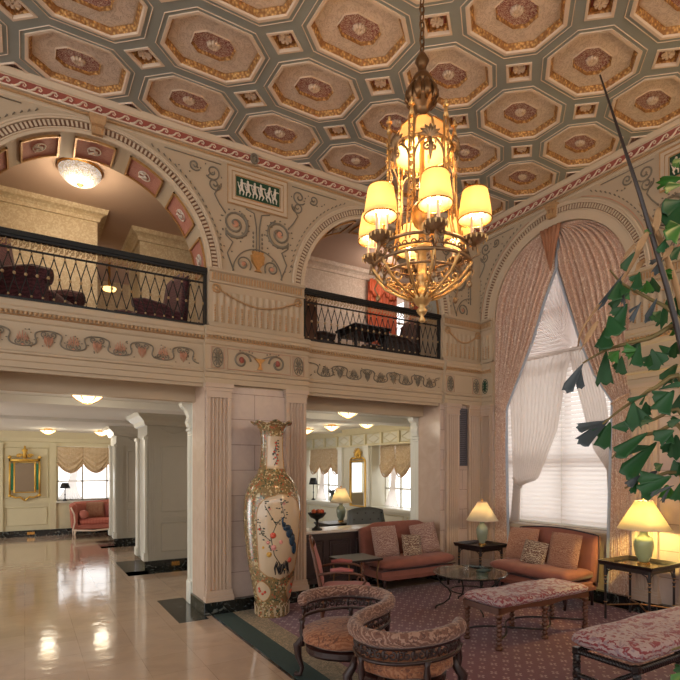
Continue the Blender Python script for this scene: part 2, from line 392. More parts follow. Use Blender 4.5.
# ------------------------------------------------------------------ the shell
floor = MB().box(-8, 8.2, -6, 16.4, -.12, 0).build('floor', M['floor']); floor['kind'] = 'structure'
fs = MB(); 
for (a, b, c, d) in ((1.5, 1.84, 6.02, 7.2), (1.45, 2.7, 9.1, 9.45), (1.45, 1.79, 9.1, 10.6), (1.45, 2.7, 12.6, 12.87), (1.45, 1.77, 12.6, 13.9)): fs.box(a, b, c, d, 0, .002)
fs.build('dark_marble_inlay', M['blackmarble'], floor, label='dark marble inlay squares round the pillars')

P0, P1, P2 = (-1.0, -.51), (1.85, 3.2), (5.57, 6.45)
O1, O2 = (-.51, 1.85), (3.2, 5.57)
A1, A2, AR, ZS = .67, 4.385, 1.215, 4.12
wall_back = W(wa)
T = -(YB-YA)
wall_back.box(-8, -.51, T, 0, 0, 2.78); wall_back.box(*P1, T, 0, 0, 2.78); wall_back.box(5.57, 7.6, T, 0, 0, 2.78)
wall_back.box(-8, 7.6, T, 0, 2.78, 3.33)
wall_back.box(-8, A1-AR, T, 0, 3.33, ZS); wall_back.box(A1+AR, A2-AR, T, 0, 3.33, ZS); wall_back.box(A2+AR, 7.6, T, 0, 3.33, ZS)
arch_face(wall_back, -8, 2.525, A1, AR, ZS, ZC+.1, 0, T)
arch_face(wall_back, 2.525, 7.6, A2, AR, ZS, ZC+.1, 0, T)
wall_back = wall_back.build('wall_back', M['plaster']); wall_back['kind'] = 'structure'
# lower stone skins, jamb skins
for a, b in (P1, (5.57, 6.45), (-1.5, -.51)):
    W(wa).box(a+.002, b-.002, 0, .012, .16, 2.76).build('stone_facing', M['ashlar'], wall_back)
for x in (1.85, 5.57):
    e = -.006 if x < 3 else -.006
    W().box(x-.006, x+.004, YA-.01, YB+.004, .16, 2.78).build('jamb_lining', M['jamb'], wall_back)
W().box(3.196, 3.206, YA-.01, YB+.004, .16, 2.78).build('jamb_lining', M['jamb'], wall_back)
sf = W()
for a, b in (O1, O2):
    sf.box(a, b, YB-.12, YB, 2.6, 2.78); sf.box(a, b, YA+.02, YA+.06, 2.74, 2.78); sf.box(a, b, YA+.14, YA+.16, 2.755, 2.78)
sf.build('soffit_beam', M['plaster'], wall_back)
# marble skirting of the piers
sk = W(wa)
sk.box(P1[0]-.03, P1[1]+.03, T-.02, .085, 0, .16); sk.box(5.54, XB, T-.02, .085, 0, .16); sk.box(-8, -.48, T, .085, 0, .16)
sk.build('skirting', M['blackmarble'], wall_back, label='black marble skirting', bev=.008)
for a, b in ((1.86, 2.16), (2.9, 3.19), (5.66, 5.93), (6.14, 6.41)): fluted(wa, a, b, .16, 2.78, .06, wall_back)
v_ = W(wa); v_.box(5.935, 6.11, .012, .03, 1.8, 2.72)
vent = v_.build('vent_backing', M['backing'], wall_back)
v_ = W(wa); v_.box(5.935, 5.947, .03, .05, 1.8, 2.72); v_.box(6.098, 6.11, .03, .05, 1.8, 2.72); v_.box(5.935, 6.11, .03, .05, 1.8, 1.812); v_.box(5.935, 6.11, .03, .05, 2.708, 2.72)
for i in range(30): v_.box(5.947, 6.098, .028, .044, 1.82+i*.0297, 1.84+i*.0297)
v_.build('vent_grille', M['grille'], wall_back, label='grey slatted ventilation grille')

# entablature: architrave, frieze, bead, cornice for each stretch
def entab(xf, s0, s1, e, parent):
    pr_ = [(0,2.78),(e+.01,2.78),(e+.01,2.84),(e+.022,2.85),(e+.022,2.905),(e+.05,2.915),(e+.05,2.935),(e+.012,2.95),(e+.012,3.235),(e+.03,3.25),(e+.04,3.28),(e+.05,3.335),(e+.062,3.345),(e+.062,3.375),(e+.075,3.39),(e+.075,3.44),(e+.03,3.46),(0,3.47)]
    moulding(xf, s0, s1, pr_, 'entablature', M['plaster'], parent)
    mb = W(xf); beadrow(mb, s0+.01, s1-.01, 3.325, e+.062, .018, .042)
    mb.tube([(s0, e+.05, 3.30), (s1, e+.05, 3.30)], .008, 5)
    mb.build('bead_moulding', M['goldpaint'], parent, smooth=True)
entab(wa, -8, 1.83, 0, wall_back); entab(wa, 1.83, 3.215, .06, wall_back); entab(wa, 3.215, 5.6, 0, wall_back); entab(wa, 5.6, XB, .06, wall_back)

def vine_frieze(xf, s0, s1, z, amp, e, parent, period=.48, ph=0, pmat='scrollpink'):
    mb = W(xf); k = 0; r = .007; n = int((s1-s0)/.012); s1 -= .0
    pts_ = [(s0+(s1-s0)*i/n + .05*sin(4*pi*((s0+(s1-s0)*i/n)-ph)/period), z - amp*.9*cos(2*pi*((s0+(s1-s0)*i/n)-ph)/period)) for i in range(n+1)]
    fl(mb, [p for p in pts_ if s0 < p[0] < s1], e+.012, r+.001)
    c = ph - period*40
    while c < s1 + .1:
        if c > s0+.05 and c < s1-.05:
            for h in (-1, 1):
                fl(mb, spiral(c+h*.04, z-amp*.5, .038, 1.4, h, pi), e+.012, .006)
        m = c + period/2
        if m > s0+.06 and m < s1-.06:
            for h in (-1, 1): fl(mb, spiral(m+h*.04, z+amp*.5, .038, 1.4, h, pi*1.0), e+.012, .006)
        for q in range(22):
            s = c + period*random.random()
            if s0 < s < s1: blob(mb, s, z+random.uniform(-1, 1)*amp, .0075, .0065, e+.012)
        c += period
    mb.build('vine_frieze', M['scroll'], parent, smooth=True)
    pm = W(xf); c = ph - period*40
    while c < s1 + .1:
        for cc, zz, up in ((c, z-amp*.45, 1), (c+period/2, z+amp*.4, -1)):
            if s0+.07 < cc < s1-.07:
                for a in range(-3, 4):
                    L = (.11 if up > 0 else .13)*(1-abs(a)*.12); an = radians(a*(17 if up > 0 else 9))
                    p0 = (cc + .012*a, zz); p1 = (cc + L*sin(an), zz + up*L*cos(an))
                    pm.tube([(p0[0], e+.012, p0[1]), ((p0[0]+p1[0])/2, e+.018, (p0[1]+p1[1])/2), (p1[0], e+.012, p1[1])], [.002, .0065, .003], 5)
                if up > 0: blob(pm, cc, zz-.035, .024, .014, e+.01)
        c += period
    pm.build('palmette', M[pmat], parent, smooth=True)
vine_frieze(wa, -1.2, 1.80, 3.09, .095, .012, wall_back, .46, .44)
vine_frieze(wa, 3.24, 5.56, 3.09, .09, .012, wall_back, .46, 3.5, 'scroll')

def oval_rosette(mb, c, z, rs, rz, e, petals=10):
    mb.tube([(c+rs*cos(2*pi*i/20), e, z+rz*sin(2*pi*i/20)) for i in range(20)], .006, 4, closed=True)
    for i in range(petals):
        a = 2*pi*i/petals; mb.tube([(c+rs*.2*cos(a), e+.01, z+rz*.2*sin(a)), (c+rs*.85*cos(a), e+.004, z+rz*.85*sin(a))], [.01, .007], 5)
    blob(mb, c, z, rs*.25, rz*.18, e+.01)
def pier_frieze(xf, c, hw, e, parent, full=True):
    z = 3.09; mb = W(xf)
    offs = (-hw+.12, hw-.12)
    for o in offs: oval_rosette(mb, c+o, z, .065, .115, e)
    if full:
        for h in (-1, 1):
            fl(mb, spiral(c+h*.24, z-.01, .118, 1.35, -h, pi*.0), e, .014)
            fl(mb, [(c+h*.24-h*.0, z+.10), (c+h*.12, z+.075), (c+h*.02, z+.03)], e, .009)
            for k in range(5): blob(mb, c+h*(.10+.04*k), z+.10+.015*sin(k*2), .009, .012, e)
    mb.build('frieze_rosette', M['scroll'], parent, smooth=True)
    if full:
        t = W(xf); t.lathe([(.02,-.09),(.035,-.085),(.012,-.06),(.012,-.02),(.06,.01),(.075,.03),(.0,.035)], (0,0,0), 10)
        t.v = []; t.f = []; t.m = []
        pts = [(.035,-.1),(.012,-.06),(.014,-.02),(.075,.035),(-.075,.035),(-.014,-.02),(-.012,-.06),(-.035,-.1)]
        t.prism(pts, lambda x, y: (c+x, e-.01, z+y), lambda x, y: (c+x, e+.018, z+y)); t.build('tazza_relief', M['gold'], parent)
        t = W(xf)
        for h in (-1, 1): blob(t, c+h*.24, z, .035, .04, e+.008)
        t.build('rosette_heart', M['redband'], parent, smooth=True)
    t = W(xf)
    for (a, b) in ((-hw+.04, -hw+.2), (hw-.2, hw-.04)) + (((-hw+.24, hw-.24),) if full else ()):
        t.tube([(c+a, e, z-.125), (c+b, e, z-.125), (c+b, e, z+.125), (c+a, e, z+.125)], .006, 4, closed=True)
    t.build('frieze_frame', M['pinkline'], parent)
pier_frieze(wa, 2.525, .66, .078, wall_back)
pier_frieze(wa, 6.0, .4, .078, wall_back, False)

# balcony dado: fluted panel and garland
def dado(xf, s0, s1, e, parent, garland=True):
    mb = W(xf); mb.box(s0, s1, 0, e, 3.47, 4.0); n = max(3, int((s1-s0-.08)/.085))
    for i in range(n):
        a = s0+.04+(s1-s0-.08)*i/n; w = (s1-s0-.08)/n
        mb.grid(lambda u, v, a=a, w=w: (a+w*(.12+.76*u), e+.014*sin(pi*u), 3.53+.38*v), 5, 1)
    prf = [(0,4.0),(e+.03,4.0),(e+.035,4.02),(e+.018,4.03),(e+.018,4.12),(e+.05,4.135),(e+.05,4.165),(0,4.17)]
    mb.loft([[(s, d, z) for d, z in prf] for s in (s0-.0, s1+.0)], caps=True)
    mb.loft([[(s, d, z) for d, z in [(0,3.47),(e+.02,3.47),(e+.02,3.5),(0,3.5)]] for s in (s0, s1)], caps=True)
    mb.build('balcony_pedestal', M['plaster'], parent)
    t = W(xf); k = s0+.03
    while k < s1-.03: t.box(k, k+.016, e+.018, e+.032, 4.035, 4.115); k += .036
    t.build('tongue_moulding', M['goldpaint'], parent)
    t = W(xf); k = s0 + .07; i = 0
    while k < s1-.04:
        for q in range(7): t.ball((k, e+.02, 3.54+.03*q), (.012,.01,.013), 6, m=4)
        k += (s1-s0-.08)/n
    if garland:
        a, b = s0+.09, s1-.09
        for k in range(46): u = k/45; t.ball((a+(b-a)*u, e+.03, 3.93-.16*sin(pi*u)), .014, 6, m=4)
        for c in (a, b):
            t.tube([(c+.05*cos(2*pi*i/14), e+.02, 3.93+.05*sin(2*pi*i/14)) for i in range(14)], .01, 5, closed=True); t.ball((c, e+.02, 3.93), (.025,.015,.025), 8)
    t.build('garland', M['goldpaint'], parent, smooth=True)
dado(wa, 1.89, 3.165, .03, wall_back); dado(wa, 5.605, 6.44, .03, wall_back); dado(wa, -1.6, -.55, .03, wall_back)

def archivolt(xf, cx, parent, spans=True, base=0.0, r0=AR):
    mb = W(xf); g_ = .035 if r0 == AR else 0
    ringband(mb, cx, ZS, r0, 1.225+g_, base-.02, .02); ringband(mb, cx, ZS, 1.305+g_, 1.325+g_, 0, .035)
    halftube(mb, cx, ZS, 1.34+g_, .02, .018); halftube(mb, cx, ZS, 1.222+g_, .022, .010); ringband(mb, cx, ZS, 1.225+g_, 1.305+g_, 0, .012)
    mb.build('archivolt', M['plaster_light'], parent)
    t = W(xf); N = 92
    for i in range(N):
        a = pi*(i+.5)/N; c, s = cos(a), sin(a); w = .011; h0, h1 = 1.238+g_, 1.297+g_
        vs = []
        for d in (.008, .03):
            for (r, q) in ((h0, -w), (h0, w), (h1, w), (h1, -w)): vs.append((cx + r*c - q*s, d, ZS + r*s + q*c))
        t.add(vs, [(0,3,2,1),(4,5,6,7),(0,1,5,4),(1,2,6,5),(2,3,7,6),(3,0,4,7)])
    t.build('dentil_band', M['plaster_light'], parent)
    t = W(xf); ringband(t, cx, ZS, 1.23+g_, 1.303+g_, .004, .016); t.build('dentil_ground', M['brownline'], parent)
    t = W(xf); t.loft([[(cx-w, d0, z), (cx+w, d0, z), (cx+w, d1, z), (cx-w, d1, z)] for z, w, d0, d1 in ((ZS+g_+1.19,.055,0,.07),(ZS+g_+1.24,.06,0,.11),(ZS+g_+1.3,.065,0,.07),(ZS+g_+1.34,.08,0,.1),(ZS+g_+1.385,.085,0,.1),(ZS+g_+1.39,.07,0,.08))], caps=True)
    for h in (-1, 1): t.tube([(cx+h*.03, .085+p[1], ZS+1.27+p[0]) for p in spiral(0, 0, .03, 1.2)], .01, 5)
    t.build('keystone', M['goldpaint'], parent)
archivolt(wa, A1, wall_back); archivolt(wa, A2, wall_back)

# painted panels on the arch soffits
for cx in (A1, A2):
    for k in range(-3, 4):
        a = pi/2 + radians(26.5*k)
        if not (0.02 < a < pi-.02): continue
        ok = M['redpanel'] if (cx == A1) else M['greypanel']
        def q(u, v, lift, cx=cx, a=a): # u along arc, v depth
            an = a + u; r = AR - lift
            return (cx + r*cos(an), YA + v, ZS + r*sin(an))
        da = .172
        mb = W()
        lst = [q(u, v, .004) for u in (-da, -da/2, 0, da/2, da) for v in (.06, .46)]
        mb.add(lst, [(2*i, 2*i+1, 2*i+3, 2*i+2) for i in range(4)])
        p = mb.build('soffit_panel', ok, wall_back)
        mb = W()
        for (u0, u1, v0, v1) in ((-da,-da+.018,.045,.47), (da-.018,da,.045,.47), (-da,da,.045,.068), (-da,da,.447,.47)):
            n = 6; 
            mb.loft([[q(u0+(u1-u0)*i/n, v0, 0), q(u0+(u1-u0)*i/n, v1, 0), q(u0+(u1-u0)*i/n, v1, .022), q(u0+(u1-u0)*i/n, v0, .022)] for i in range(n+1)], caps=True)
        mb.build('gilt_frame', M['gold'], p)
        mb = W()
        mb.tube([q(.055*cos(2*pi*i/20), .255+.075*sin(2*pi*i/20), .01) for i in range(20)], .008, 5, closed=True)
        for i in range(5): mb.tube([q(0, .2+.02*i, .012), q(.045*sin(i*1.9), .2+.03*i, .014)], .012, 5)
        mb.build('oval_medallion', M['white'] if cx == A1 else M['plaster'], p, smooth=True)

# wave frieze under the ceiling (both walls)
def wave_band(xf, s0, s1, parent):
    moulding(xf, s0, s1, [(0,5.545),(.02,5.55),(.02,5.565),(0,5.57)], 'picture_moulding', M['goldpaint'], parent)
    moulding(xf, s0, s1, [(0,5.5),(.014,5.51),(.014,5.52),(0,5.53)], 'picture_moulding', M['plaster_light'], parent)
    moulding(xf, s0, s1, [(0,5.575),(.03,5.58),(.03,5.69),(.045,5.695),(.06,5.72),(.075,5.75),(0,5.75)], 'cornice', M['plaster_light'], parent)
    t = W(xf); t.box(s0, s1, .028, .034, 5.588, 5.678); t.build('wave_ground', M['redband'], parent)
    t = W(xf); s = s0
    while s < s1-.1:
        p = .14; base = 5.592
        pts = [(s, base), (s+.03, base+.005), (s+.065, base+.03), (s+.085, base+.058), (s+.115, base+.066), (s+.132, base+.045), (s+.12, base+.026), (s+.104, base+.032), (s+.108, base+.046)]
        t.tube([(a, .036, b) for a, b in pts], [.012,.012,.012,.01,.008,.008,.007,.006,.005], 5); s += p
    t.box(s0, s1, .03, .04, 5.578, 5.592)
    t.build('running_wave', M['cream'], parent, smooth=True)
wave_band(wa, -2.5, XB, wall_back)

# spandrel ornament
def spandrel(xf, c, parent, half=0):
    """relief panel + scrolls, centre c; half: -1 only left half"""
    rng = (-1, 1) if not half else (half,)
    t = W(xf)
    if not half:
        t.box(c-.40, c+.40, 0, .018, 5.02, 5.48); p0 = t.build('relief_panel', M['plaster_light'], parent)
        t = W(xf)
        for o, r in ((.0, .012), (.055, .008), (.10, .01)):
            t.tube([(c-.4+o, .024, 5.02+o), (c+.4-o, .024, 5.02+o), (c+.4-o, .024, 5.48-o), (c-.4+o, .024, 5.48-o)], r, 4, closed=True)
        t.build('relief_frame', M['goldpaint'], p0)
        t = W(xf); t.box(c-.29, c+.29, .01, .022, 5.13, 5.37); t.build('relief_ground', M['greenpanel'], p0)
        t = W(xf)
        for i in range(6):
            x = c-.22+.088*i; z = 5.15; l = random.uniform(-.02, .02)
            t.ball((x+l, .035, z+.175), (.015,.012,.018), 8, m=5)
            t.tube([(x, .03, z+.07), (x+l, .032, z+.155)], [.016, .02], 6)
            for h in (-1, 1):
                t.tube([(x, .03, z+.075), (x+h*.028, .03, z+.04), (x+h*.02+l, .03, z)], [.013,.01,.007], 5)
                t.tube([(x+l, .032, z+.145), (x+h*.035, .034, z+.12+h*.03), (x+h*.055, .03, z+.15)], [.009,.008,.006], 5)
            t.tube([(x-.02, .028, z+.06), (x-.05, .028, z+.12)], [.012,.004], 5)
        t.build('dancing_figures', M['white'], p0, smooth=True)
    m = W(xf)
    for h in rng:
        fl(m, spiral(c+h*.30, 4.78, .165, 1.7, -h, -pi*.15), .01, .014)
        fl(m, spiral(c+h*.30, 4.78, .165, .55, -h, -pi*.75, r1=.95), .012, .019)
        fl(m, [(c+h*.02, 4.42), (c+h*.02, 4.8), (c+h*.05, 4.97), (c+h*.16, 5.0)], .01, .009)
        fl(m, spiral(c+h*.19, 4.31, .105, 1.5, -h, -pi*.2), .01, .01)
        fl(m, [(c+h*.32, 4.2), (c+h*.4, 4.4), (c+h*.33, 4.55), (c+h*.42, 4.62), (c+h*.42, 4.7)], .01, .009)
        fl(m, [(c+h*.42, 4.88), (c+h*.5, 4.98), (c+h*.56, 5.08), (c+h*.50, 5.2)], .01, .009)
        fl(m, spiral(c+h*.56, 5.2, .085, 1.5, h, pi*.9), .01, .009)
        fl(m, spiral(c+h*.58, 5.34, .1, 1.5, -h, pi*1.2), .01, .01)
        fl(m, spiral(c+h*.80, 5.36, .07, 1.4, h, pi*1.2), .01, .009)
        fl(m, [(c+h*.48, 5.46), (c+h*.8, 5.46), (c+h*1.15, 5.46)], .01, .006)
        fl(m, [(c+h*.33*cos(radians(q)), 4.19+.33*sin(radians(q))) for q in range(0, 91, 9)], .01, .008)
        for q in range(12): blob(m, c+h*random.uniform(.08, .5), random.uniform(4.25, 4.98), .012, .009)
        for k in range(16):
            a = k/15*2.2; blob(m, c+h*(.30+.185*cos(a*2.6)), 4.78+.178*sin(a*2.6), .013, .008)
        for k in range(6): blob(m, c+h*.06, 4.45+.055*k, .013, .02)
        for k in range(26):
            a = radians(8+k*3.05); x = c + h*(1.855-1.43*cos(a)) if True else 0; z = ZS+1.43*sin(a)
            if z < 5.45: m.tube([(x, .008, z), (x+h*.02, .012, z+.028)], [.004, .009], 5)
        for k in range(10): blob(m, c+h*(.45+.1*random.random()+.05*k), 5.25+.17*random.random()-.0*k, .009, .009)
    m.build('scroll_relief', M['scroll'], parent, smooth=True)
    m = W(xf)
    if not half:
        pts = [(.05,0),(.02,.03),(.03,.05),(.085,.12),(.1,.2),(.075,.215),(.085,.25),(-.085,.25),(-.075,.215),(-.1,.2),(-.085,.12),(-.03,.05),(-.02,.03),(-.05,0)]
        m.prism(pts, lambda x, y: (c+x, 0, 4.24+y), lambda x, y: (c+x*.85, .03, 4.24+y)); m.build('urn_relief', M['gold'], parent)
    m = W(xf)
    for h in rng:
        blob(m, c+h*.30, 4.78, .045, .045, .012); blob(m, c+h*.19, 4.31, .03, .03, .012)
        a_ = [(c+h*(1.855-1.38*cos(radians(q))), ZS+1.38*sin(radians(q))) for q in range(4, 75, 4)]
        fl(m, a_, .006, .005)
    m.build('relief_accent', M['scrollpink'], parent, smooth=True)
spandrel(wa, 2.5275, wall_back)
spandrel(T_(wa, 0), 6.24, wall_back, -1)
spandrel(T_(wa, 0), -1.18, wall_back, 1)
# small round emblem on the cornice above the relief panel
t = W(wa); t.tube([(2.46+.045*cos(2*pi*i/16), .06, 5.63+.06*sin(2*pi*i/16)) for i in range(16)], .012, 5, closed=True); blob(t, 2.46, 5.63, .035, .05, .05, rd=.02)
t.build('cornice_boss', M['scroll'], wall_back, smooth=True)

# ------------------------------------------------------------------ window wall (right)
SC = 1.41; WR = 1.10
wr = W(wb)
s0, s1 = SC-WR, SC+WR
wr.box(-.51, s0, -.5, 0, 0, ZS); wr.box(s1, 10.5, -.5, 0, 0, ZS); wr.box(s0, s1, -.5, -.06, 0, .9)
arch_face(wr, -.51, 10.5, SC, WR, ZS, ZC+.1, 0, -.5)
wall_right = wr.build('wall_right', M['plaster']); wall_right['kind'] = 'structure'
W(wb).box(.0, s0-.002, 0, .012, .16, 2.76).build('stone_facing', M['ashlar'], wall_right)
W(wb).box(s1+.002, 10.4, 0, .012, .16, 2.76).build('stone_facing', M['ashlar'], wall_right)
sk = W(wb); sk.box(.085, s0, 0, .085, 0, .16); sk.box(s1, 10.4, 0, .085, 0, .16); sk.box(s0, s1, -.06, .04, 0, .16); sk.build('skirting', M['blackmarble'], wall_right, label='black marble skirting', bev=.008)
for a, b in ((.07, .28), (2.56, 2.86), (3.1, 3.4), (5.0, 5.3)): fluted(wb, a, b, .16, 2.78, .06, wall_right)
entab(wb, 0, s0, .03, wall_right); entab(wb, s1+.0, 3.55, .06, wall_right); entab(wb, 3.55, 10.4, .03, wall_right)
dado(wb, .04, s0-.01, .03, wall_right, False); dado(wb, s1+.01, 4.5, .03, wall_right)
archivolt(wb, SC, wall_right, base=0, r0=WR)
wave_band(wb, .04, 8, wall_right)
spandrel(wb, 3.27, wall_right); spandrel(wb, -.45, wall_right, 1)
t = W(wb); oval_rosette(t, .15, 3.09, .06, .115, .045); t.build('frieze_rosette', M['greenpanel'], wall_right, smooth=True)
W(wb).box(s0+.002, s1-.002, -.30, -.13, .88, .93).build('window_sill', M['marbletop'], wall_right)
# window frame + glass
wn = W(wb)
for z in (.95, 1.85, 3.25, 4.1): wn.box(s0, s1, -.34, -.28, z-.045, z+.045)
for s in (s0+.03, SC, s1-.03): wn.box(s-.035, s+.035, -.335, -.285, .93, 5.2 if s == SC else ZS)
ringband(wn, SC, ZS, WR-.07, WR+.02, -.34, -.28)
window_1 = wn.build('window_1', M['winframe']); window_1['kind'] = 'structure'
gp = W(wb); n = 30
gp.add([(s0, -.31, .93), (s1, -.31, .93)] + [(SC+WR*cos(pi*i/n), -.31, ZS+WR*sin(pi*i/n)) for i in range(n+1)], [tuple(range(n+3))]); gp.build('window_pane', M['glass'], window_1)

bl = thing('venetian_blind', 'white horizontal slat blind filling the tall arched window', 'blind', (XB+.2, YA-SC, .95))
b = W(wb); z = 1.0; pitch = .062
while z < 5.12:
    hw = WR-.03 if z < ZS else sqrt(max(.01, (WR-.03)**2-(z-ZS)**2))
    b.add([(SC-hw, -.205, z+.034), (SC+hw, -.205, z+.034), (SC+hw, -.17, z-.030), (SC-hw, -.17, z-.030), (SC-hw, -.178, z+.004), (SC+hw, -.178, z+.004)], [(0,1,5,4), (4,5,2,3)])
    z += pitch
b.build('slats', M['slat'], bl)
b = W(wb); b.box(SC-WR+.02, SC+WR-.02, -.21, -.165, .935, .965); b.build('bottom_rail', M['whitetrim'], bl)
b = W(wb)
for s in (SC-.7, SC, SC+.7): b.tube([(s, -.165, .95), (s, -.165, 5.0 if s == SC else 4.9)], .0035, 4)
b.build('cord', M['whitetrim'], bl)

# heavy drapes
def interp(tab, z):
    for (z0, v0), (z1, v1) in zip(tab, tab[1:]):
        if z <= z0 and z >= z1:
            t = (z0-z)/(z0-z1) if z0 != z1 else 0; return v0+(v1-v0)*t
    return tab[-1][1] if z < tab[-1][0] else tab[0][1]
def drape(name, label, inner, outer_low, sgn, dd, pl, tie):
    th = thing(name, label, 'curtain', wb(SC+sgn*(WR-.1), dd, .0))
    ztop = ZS+WR-.02
    def f(u, v):
        z = ztop*(1-v)+.05*v
        i = interp(inner, z)
        o = (SC + sgn*(sqrt(max(0, (WR-.01)**2-(z-ZS)**2)) if z > ZS else interp(outer_low, z)))
        if z > ZS and abs(o-SC) < abs(i-SC) : i = o
        w = abs(o-i)
        am = min(.03, .012+.035*w)
        s = o+(i-o)*u
        return (s, dd + am*sin(u*pl*2*pi + .6*sin(z*1.3)) + .3*am*sin(u*pl*3.3*pi) + .02*sin(pi*u)*(1 if z > tie else .3), z)
    m = W(wb); m.grid(f, pl*10, 90); m.build('drape_panel', M['drape'], th, smooth=True, solid=.006)
    m = W(wb); edge = [f(1, k/90) for k in range(90)]
    m.loft([[(p[0]+sgn*a, p[1]+d_, p[2]) for a, d_ in ((.012,.014),(-.022,.014),(-.022,-.01),(.012,-.01))] for p in edge], caps=True)
    m.build('lining_edge', M['lining'], th, label='pale grey blue lining edge')
    it, ot = interp(inner, tie), SC + sgn*interp(outer_low, tie)
    m = W(wb); m.tube([(ot-sgn*(-.02), dd-.02, tie+.1), ((it+ot)/2, dd+.06, tie+.04), (it, dd+.03, tie-.03)], [.03,.04,.03], 8, flat=.5); m.build('tieback', M['drape'], th, smooth=True)
# s = YA - Y ; left side (toward corner) small s
tL = [(5.3, YA-4.74), (4.62, YA-4.80), (4.21, YA-5.0), (3.68, YA-5.21), (3.19, YA-5.45), (2.71, YA-5.70), (2.4, YA-5.70), (0, YA-5.64)]
tR = [(5.3, YA-4.86), (4.62, YA-4.80), (4.11, YA-4.64), (3.51, YA-4.44), (3.0, YA-4.22), (2.62, YA-3.97), (2.3, YA-3.98), (0, YA-4.04)]
drape('window_curtain', 'tall rose damask curtain swept toward the corner beside the left sofa lamp', tL, [(9, WR), (3, WR), (0, WR)], -1, -.04, 11, 2.7)
drape('window_curtain', 'tall rose damask curtain hanging behind the green lamp and palm fronds', tR, [(9, WR), (2.9, WR), (2.6, WR), (0, WR)], 1, -.055, 11, 2.62)
jb = W(wb); jb.grid(lambda u, v: (SC-.02+(u-.5)*.36*(1-v), .05+.015*sin(u*5*pi*2), 5.19-.62*v), 24, 6); tag(jb.build('curtain_jabot', M['tail'], None, smooth=True, solid=.005), 'small pointed fabric tail at the crown of the arched window', 'curtain')

# sheers
sh = thing('sheer_curtain', 'white gathered sheer curtain tied back toward the left of the window', 'curtain', wb(.75, -.12, .93))
def sheerp(inn, out, dd, pl, z0, z1, top_skew, par):
    def f(u, v):
        z = z0+(z1-z0)*v; i = interp(inn, z); o = interp(out, z); zz = z + (top_skew*(1-v)*(1-u))
        return (o+(i-o)*u, dd+.022*sin(u*pl*2*pi), zz)
    m = W(wb); m.grid(f, pl*6, 50); return m.build('sheer_panel', M['sheer'], par, smooth=True)
sheerp([(3.45, YA-4.56), (3.14, YA-4.68), (2.31, YA-4.84), (1.59, YA-5.18), (1.50, YA-5.5), (.93, YA-5.52)], [(3.45, YA-5.72), (1.5, YA-5.62), (.93, YA-5.68)], -.11, 14, 3.42, .93, 0, sh)
m = W(wb); m.tube([(YA-5.62, -.1, 1.62), (YA-5.55, -.085, 1.5), (YA-5.46, -.1, 1.47)], .022, 6); m.build('tieback', M['sheer'], sh)
sr = thing('sheer_curtain', 'narrow white sheer curtain drawn toward the right of the window', 'curtain', wb(2.1, -.12, .93))
sheerp([(3.45, YA-4.66), (3.14, YA-4.6), (2.42, YA-4.40), (2.01, YA-4.28), (1.74, YA-4.09), (.93, YA-4.05)], [(3.45, YA-4.3), (2.66, YA-4.1), (1.74, YA-3.98), (.93, YA-3.95)], -.11, 9, 3.42, .93, 0, sr)
fa = thing('sheer_sunburst', 'white pleated sunburst sheer fanning out in the top of the window', 'curtain', wb(SC, -.12, 3.42))
fc = (YA-4.63, 3.44)
def fanf(u, v):
    a = pi*(1-u)*.98+.03; 
    r = 2.2
    dx, dz = cos(a), sin(a)
    # clip to window outline
    lo, hi = 0, 2.2
    for _ in range(14):
        mid = (lo+hi)/2; x = fc[0]+dx*mid; z = fc[1]+dz*mid
        ins = (abs(x-SC) < WR-.03) if z < ZS else ((x-SC)**2+(z-ZS)**2 < (WR-.03)**2)
        if ins: lo = mid
        else: hi = mid
    rr = lo*(v*.97+.02)
    return (fc[0]+dx*rr, -.13+.03*v*sin(u*46*2*pi), fc[1]+dz*rr)
m = W(wb); m.grid(fanf, 46*6, 5); m.build('fan_panel', M['fan'], fa, smooth=True)
m = W(wb); m.box(s0+.03, s1-.03, -.125, -.1, 3.40, 3.45); m.build('header', M['sheer'], fa)

# ------------------------------------------------------------------ ceiling
HX, HY = .545, .438
def octo(a, b): k = .38; k2 = .48; return [(a, -b*k2), (a, b*k2), (a*(1-k*1.2), b), (-a*(1-k*1.2), b), (-a, b*k2), (-a, -b*k2), (-a*(1-k*1.2), -b), (a*(1-k*1.2), -b)]
OU = octo(.455, .355)
def diam(s): return [(.185*s, 0), (0, .155*s), (-.185*s, 0), (0, -.155*s)]
dx, dy = .19, .16
CUT = [(HX, -HY+dy), (HX, HY-dy), (HX-dx, HY), (-HX+dx, HY), (-HX, HY-dy), (-HX, -HY+dy), (-HX+dx, -HY), (HX-dx, -HY)]
ribs = MB(); cells = []
for k in range(8):
    for j in range(6):
        cx, cy = XB-HX-2*HX*k, YA-HY-2*HY*j; cells.append((cx, cy))
        ribs.add([(cx+x, cy+y, ZC) for x, y in OU] + [(cx+x, cy+y, ZC) for x, y in CUT], [(i, (i+1) % 8, 8+(i+1) % 8, 8+i) for i in range(8)])
        for sc in (1.09,):
            R = [(cx+x*sc, cy+y*(sc+.01), ZC-.004) for x, y in OU]
            ribs.tube(R, .005, 4, mi=1, closed=True)
ribs.box(-8, XB-16*HX, -6, YA, ZC, ZC+.1, mi=0); ribs.box(XB-16*HX, XB, -6, YA-12*HY, ZC, ZC+.1, mi=0)
ribs.box(-8, XB+.1, -6, YA+.1, ZC+.3, ZC+.4, mi=0)
ceiling = ribs.build('ceiling', [M['rib'], M['cream']]); ceiling['kind'] = 'structure'
cf = MB()
def oring(mb, a0, b0, z0, a1, b1, z1, mi):
    mb.loft([[(x, y, z0) for x, y in octo(a0, b0)], [(x, y, z1) for x, y in octo(a1, b1)]], mi=mi)
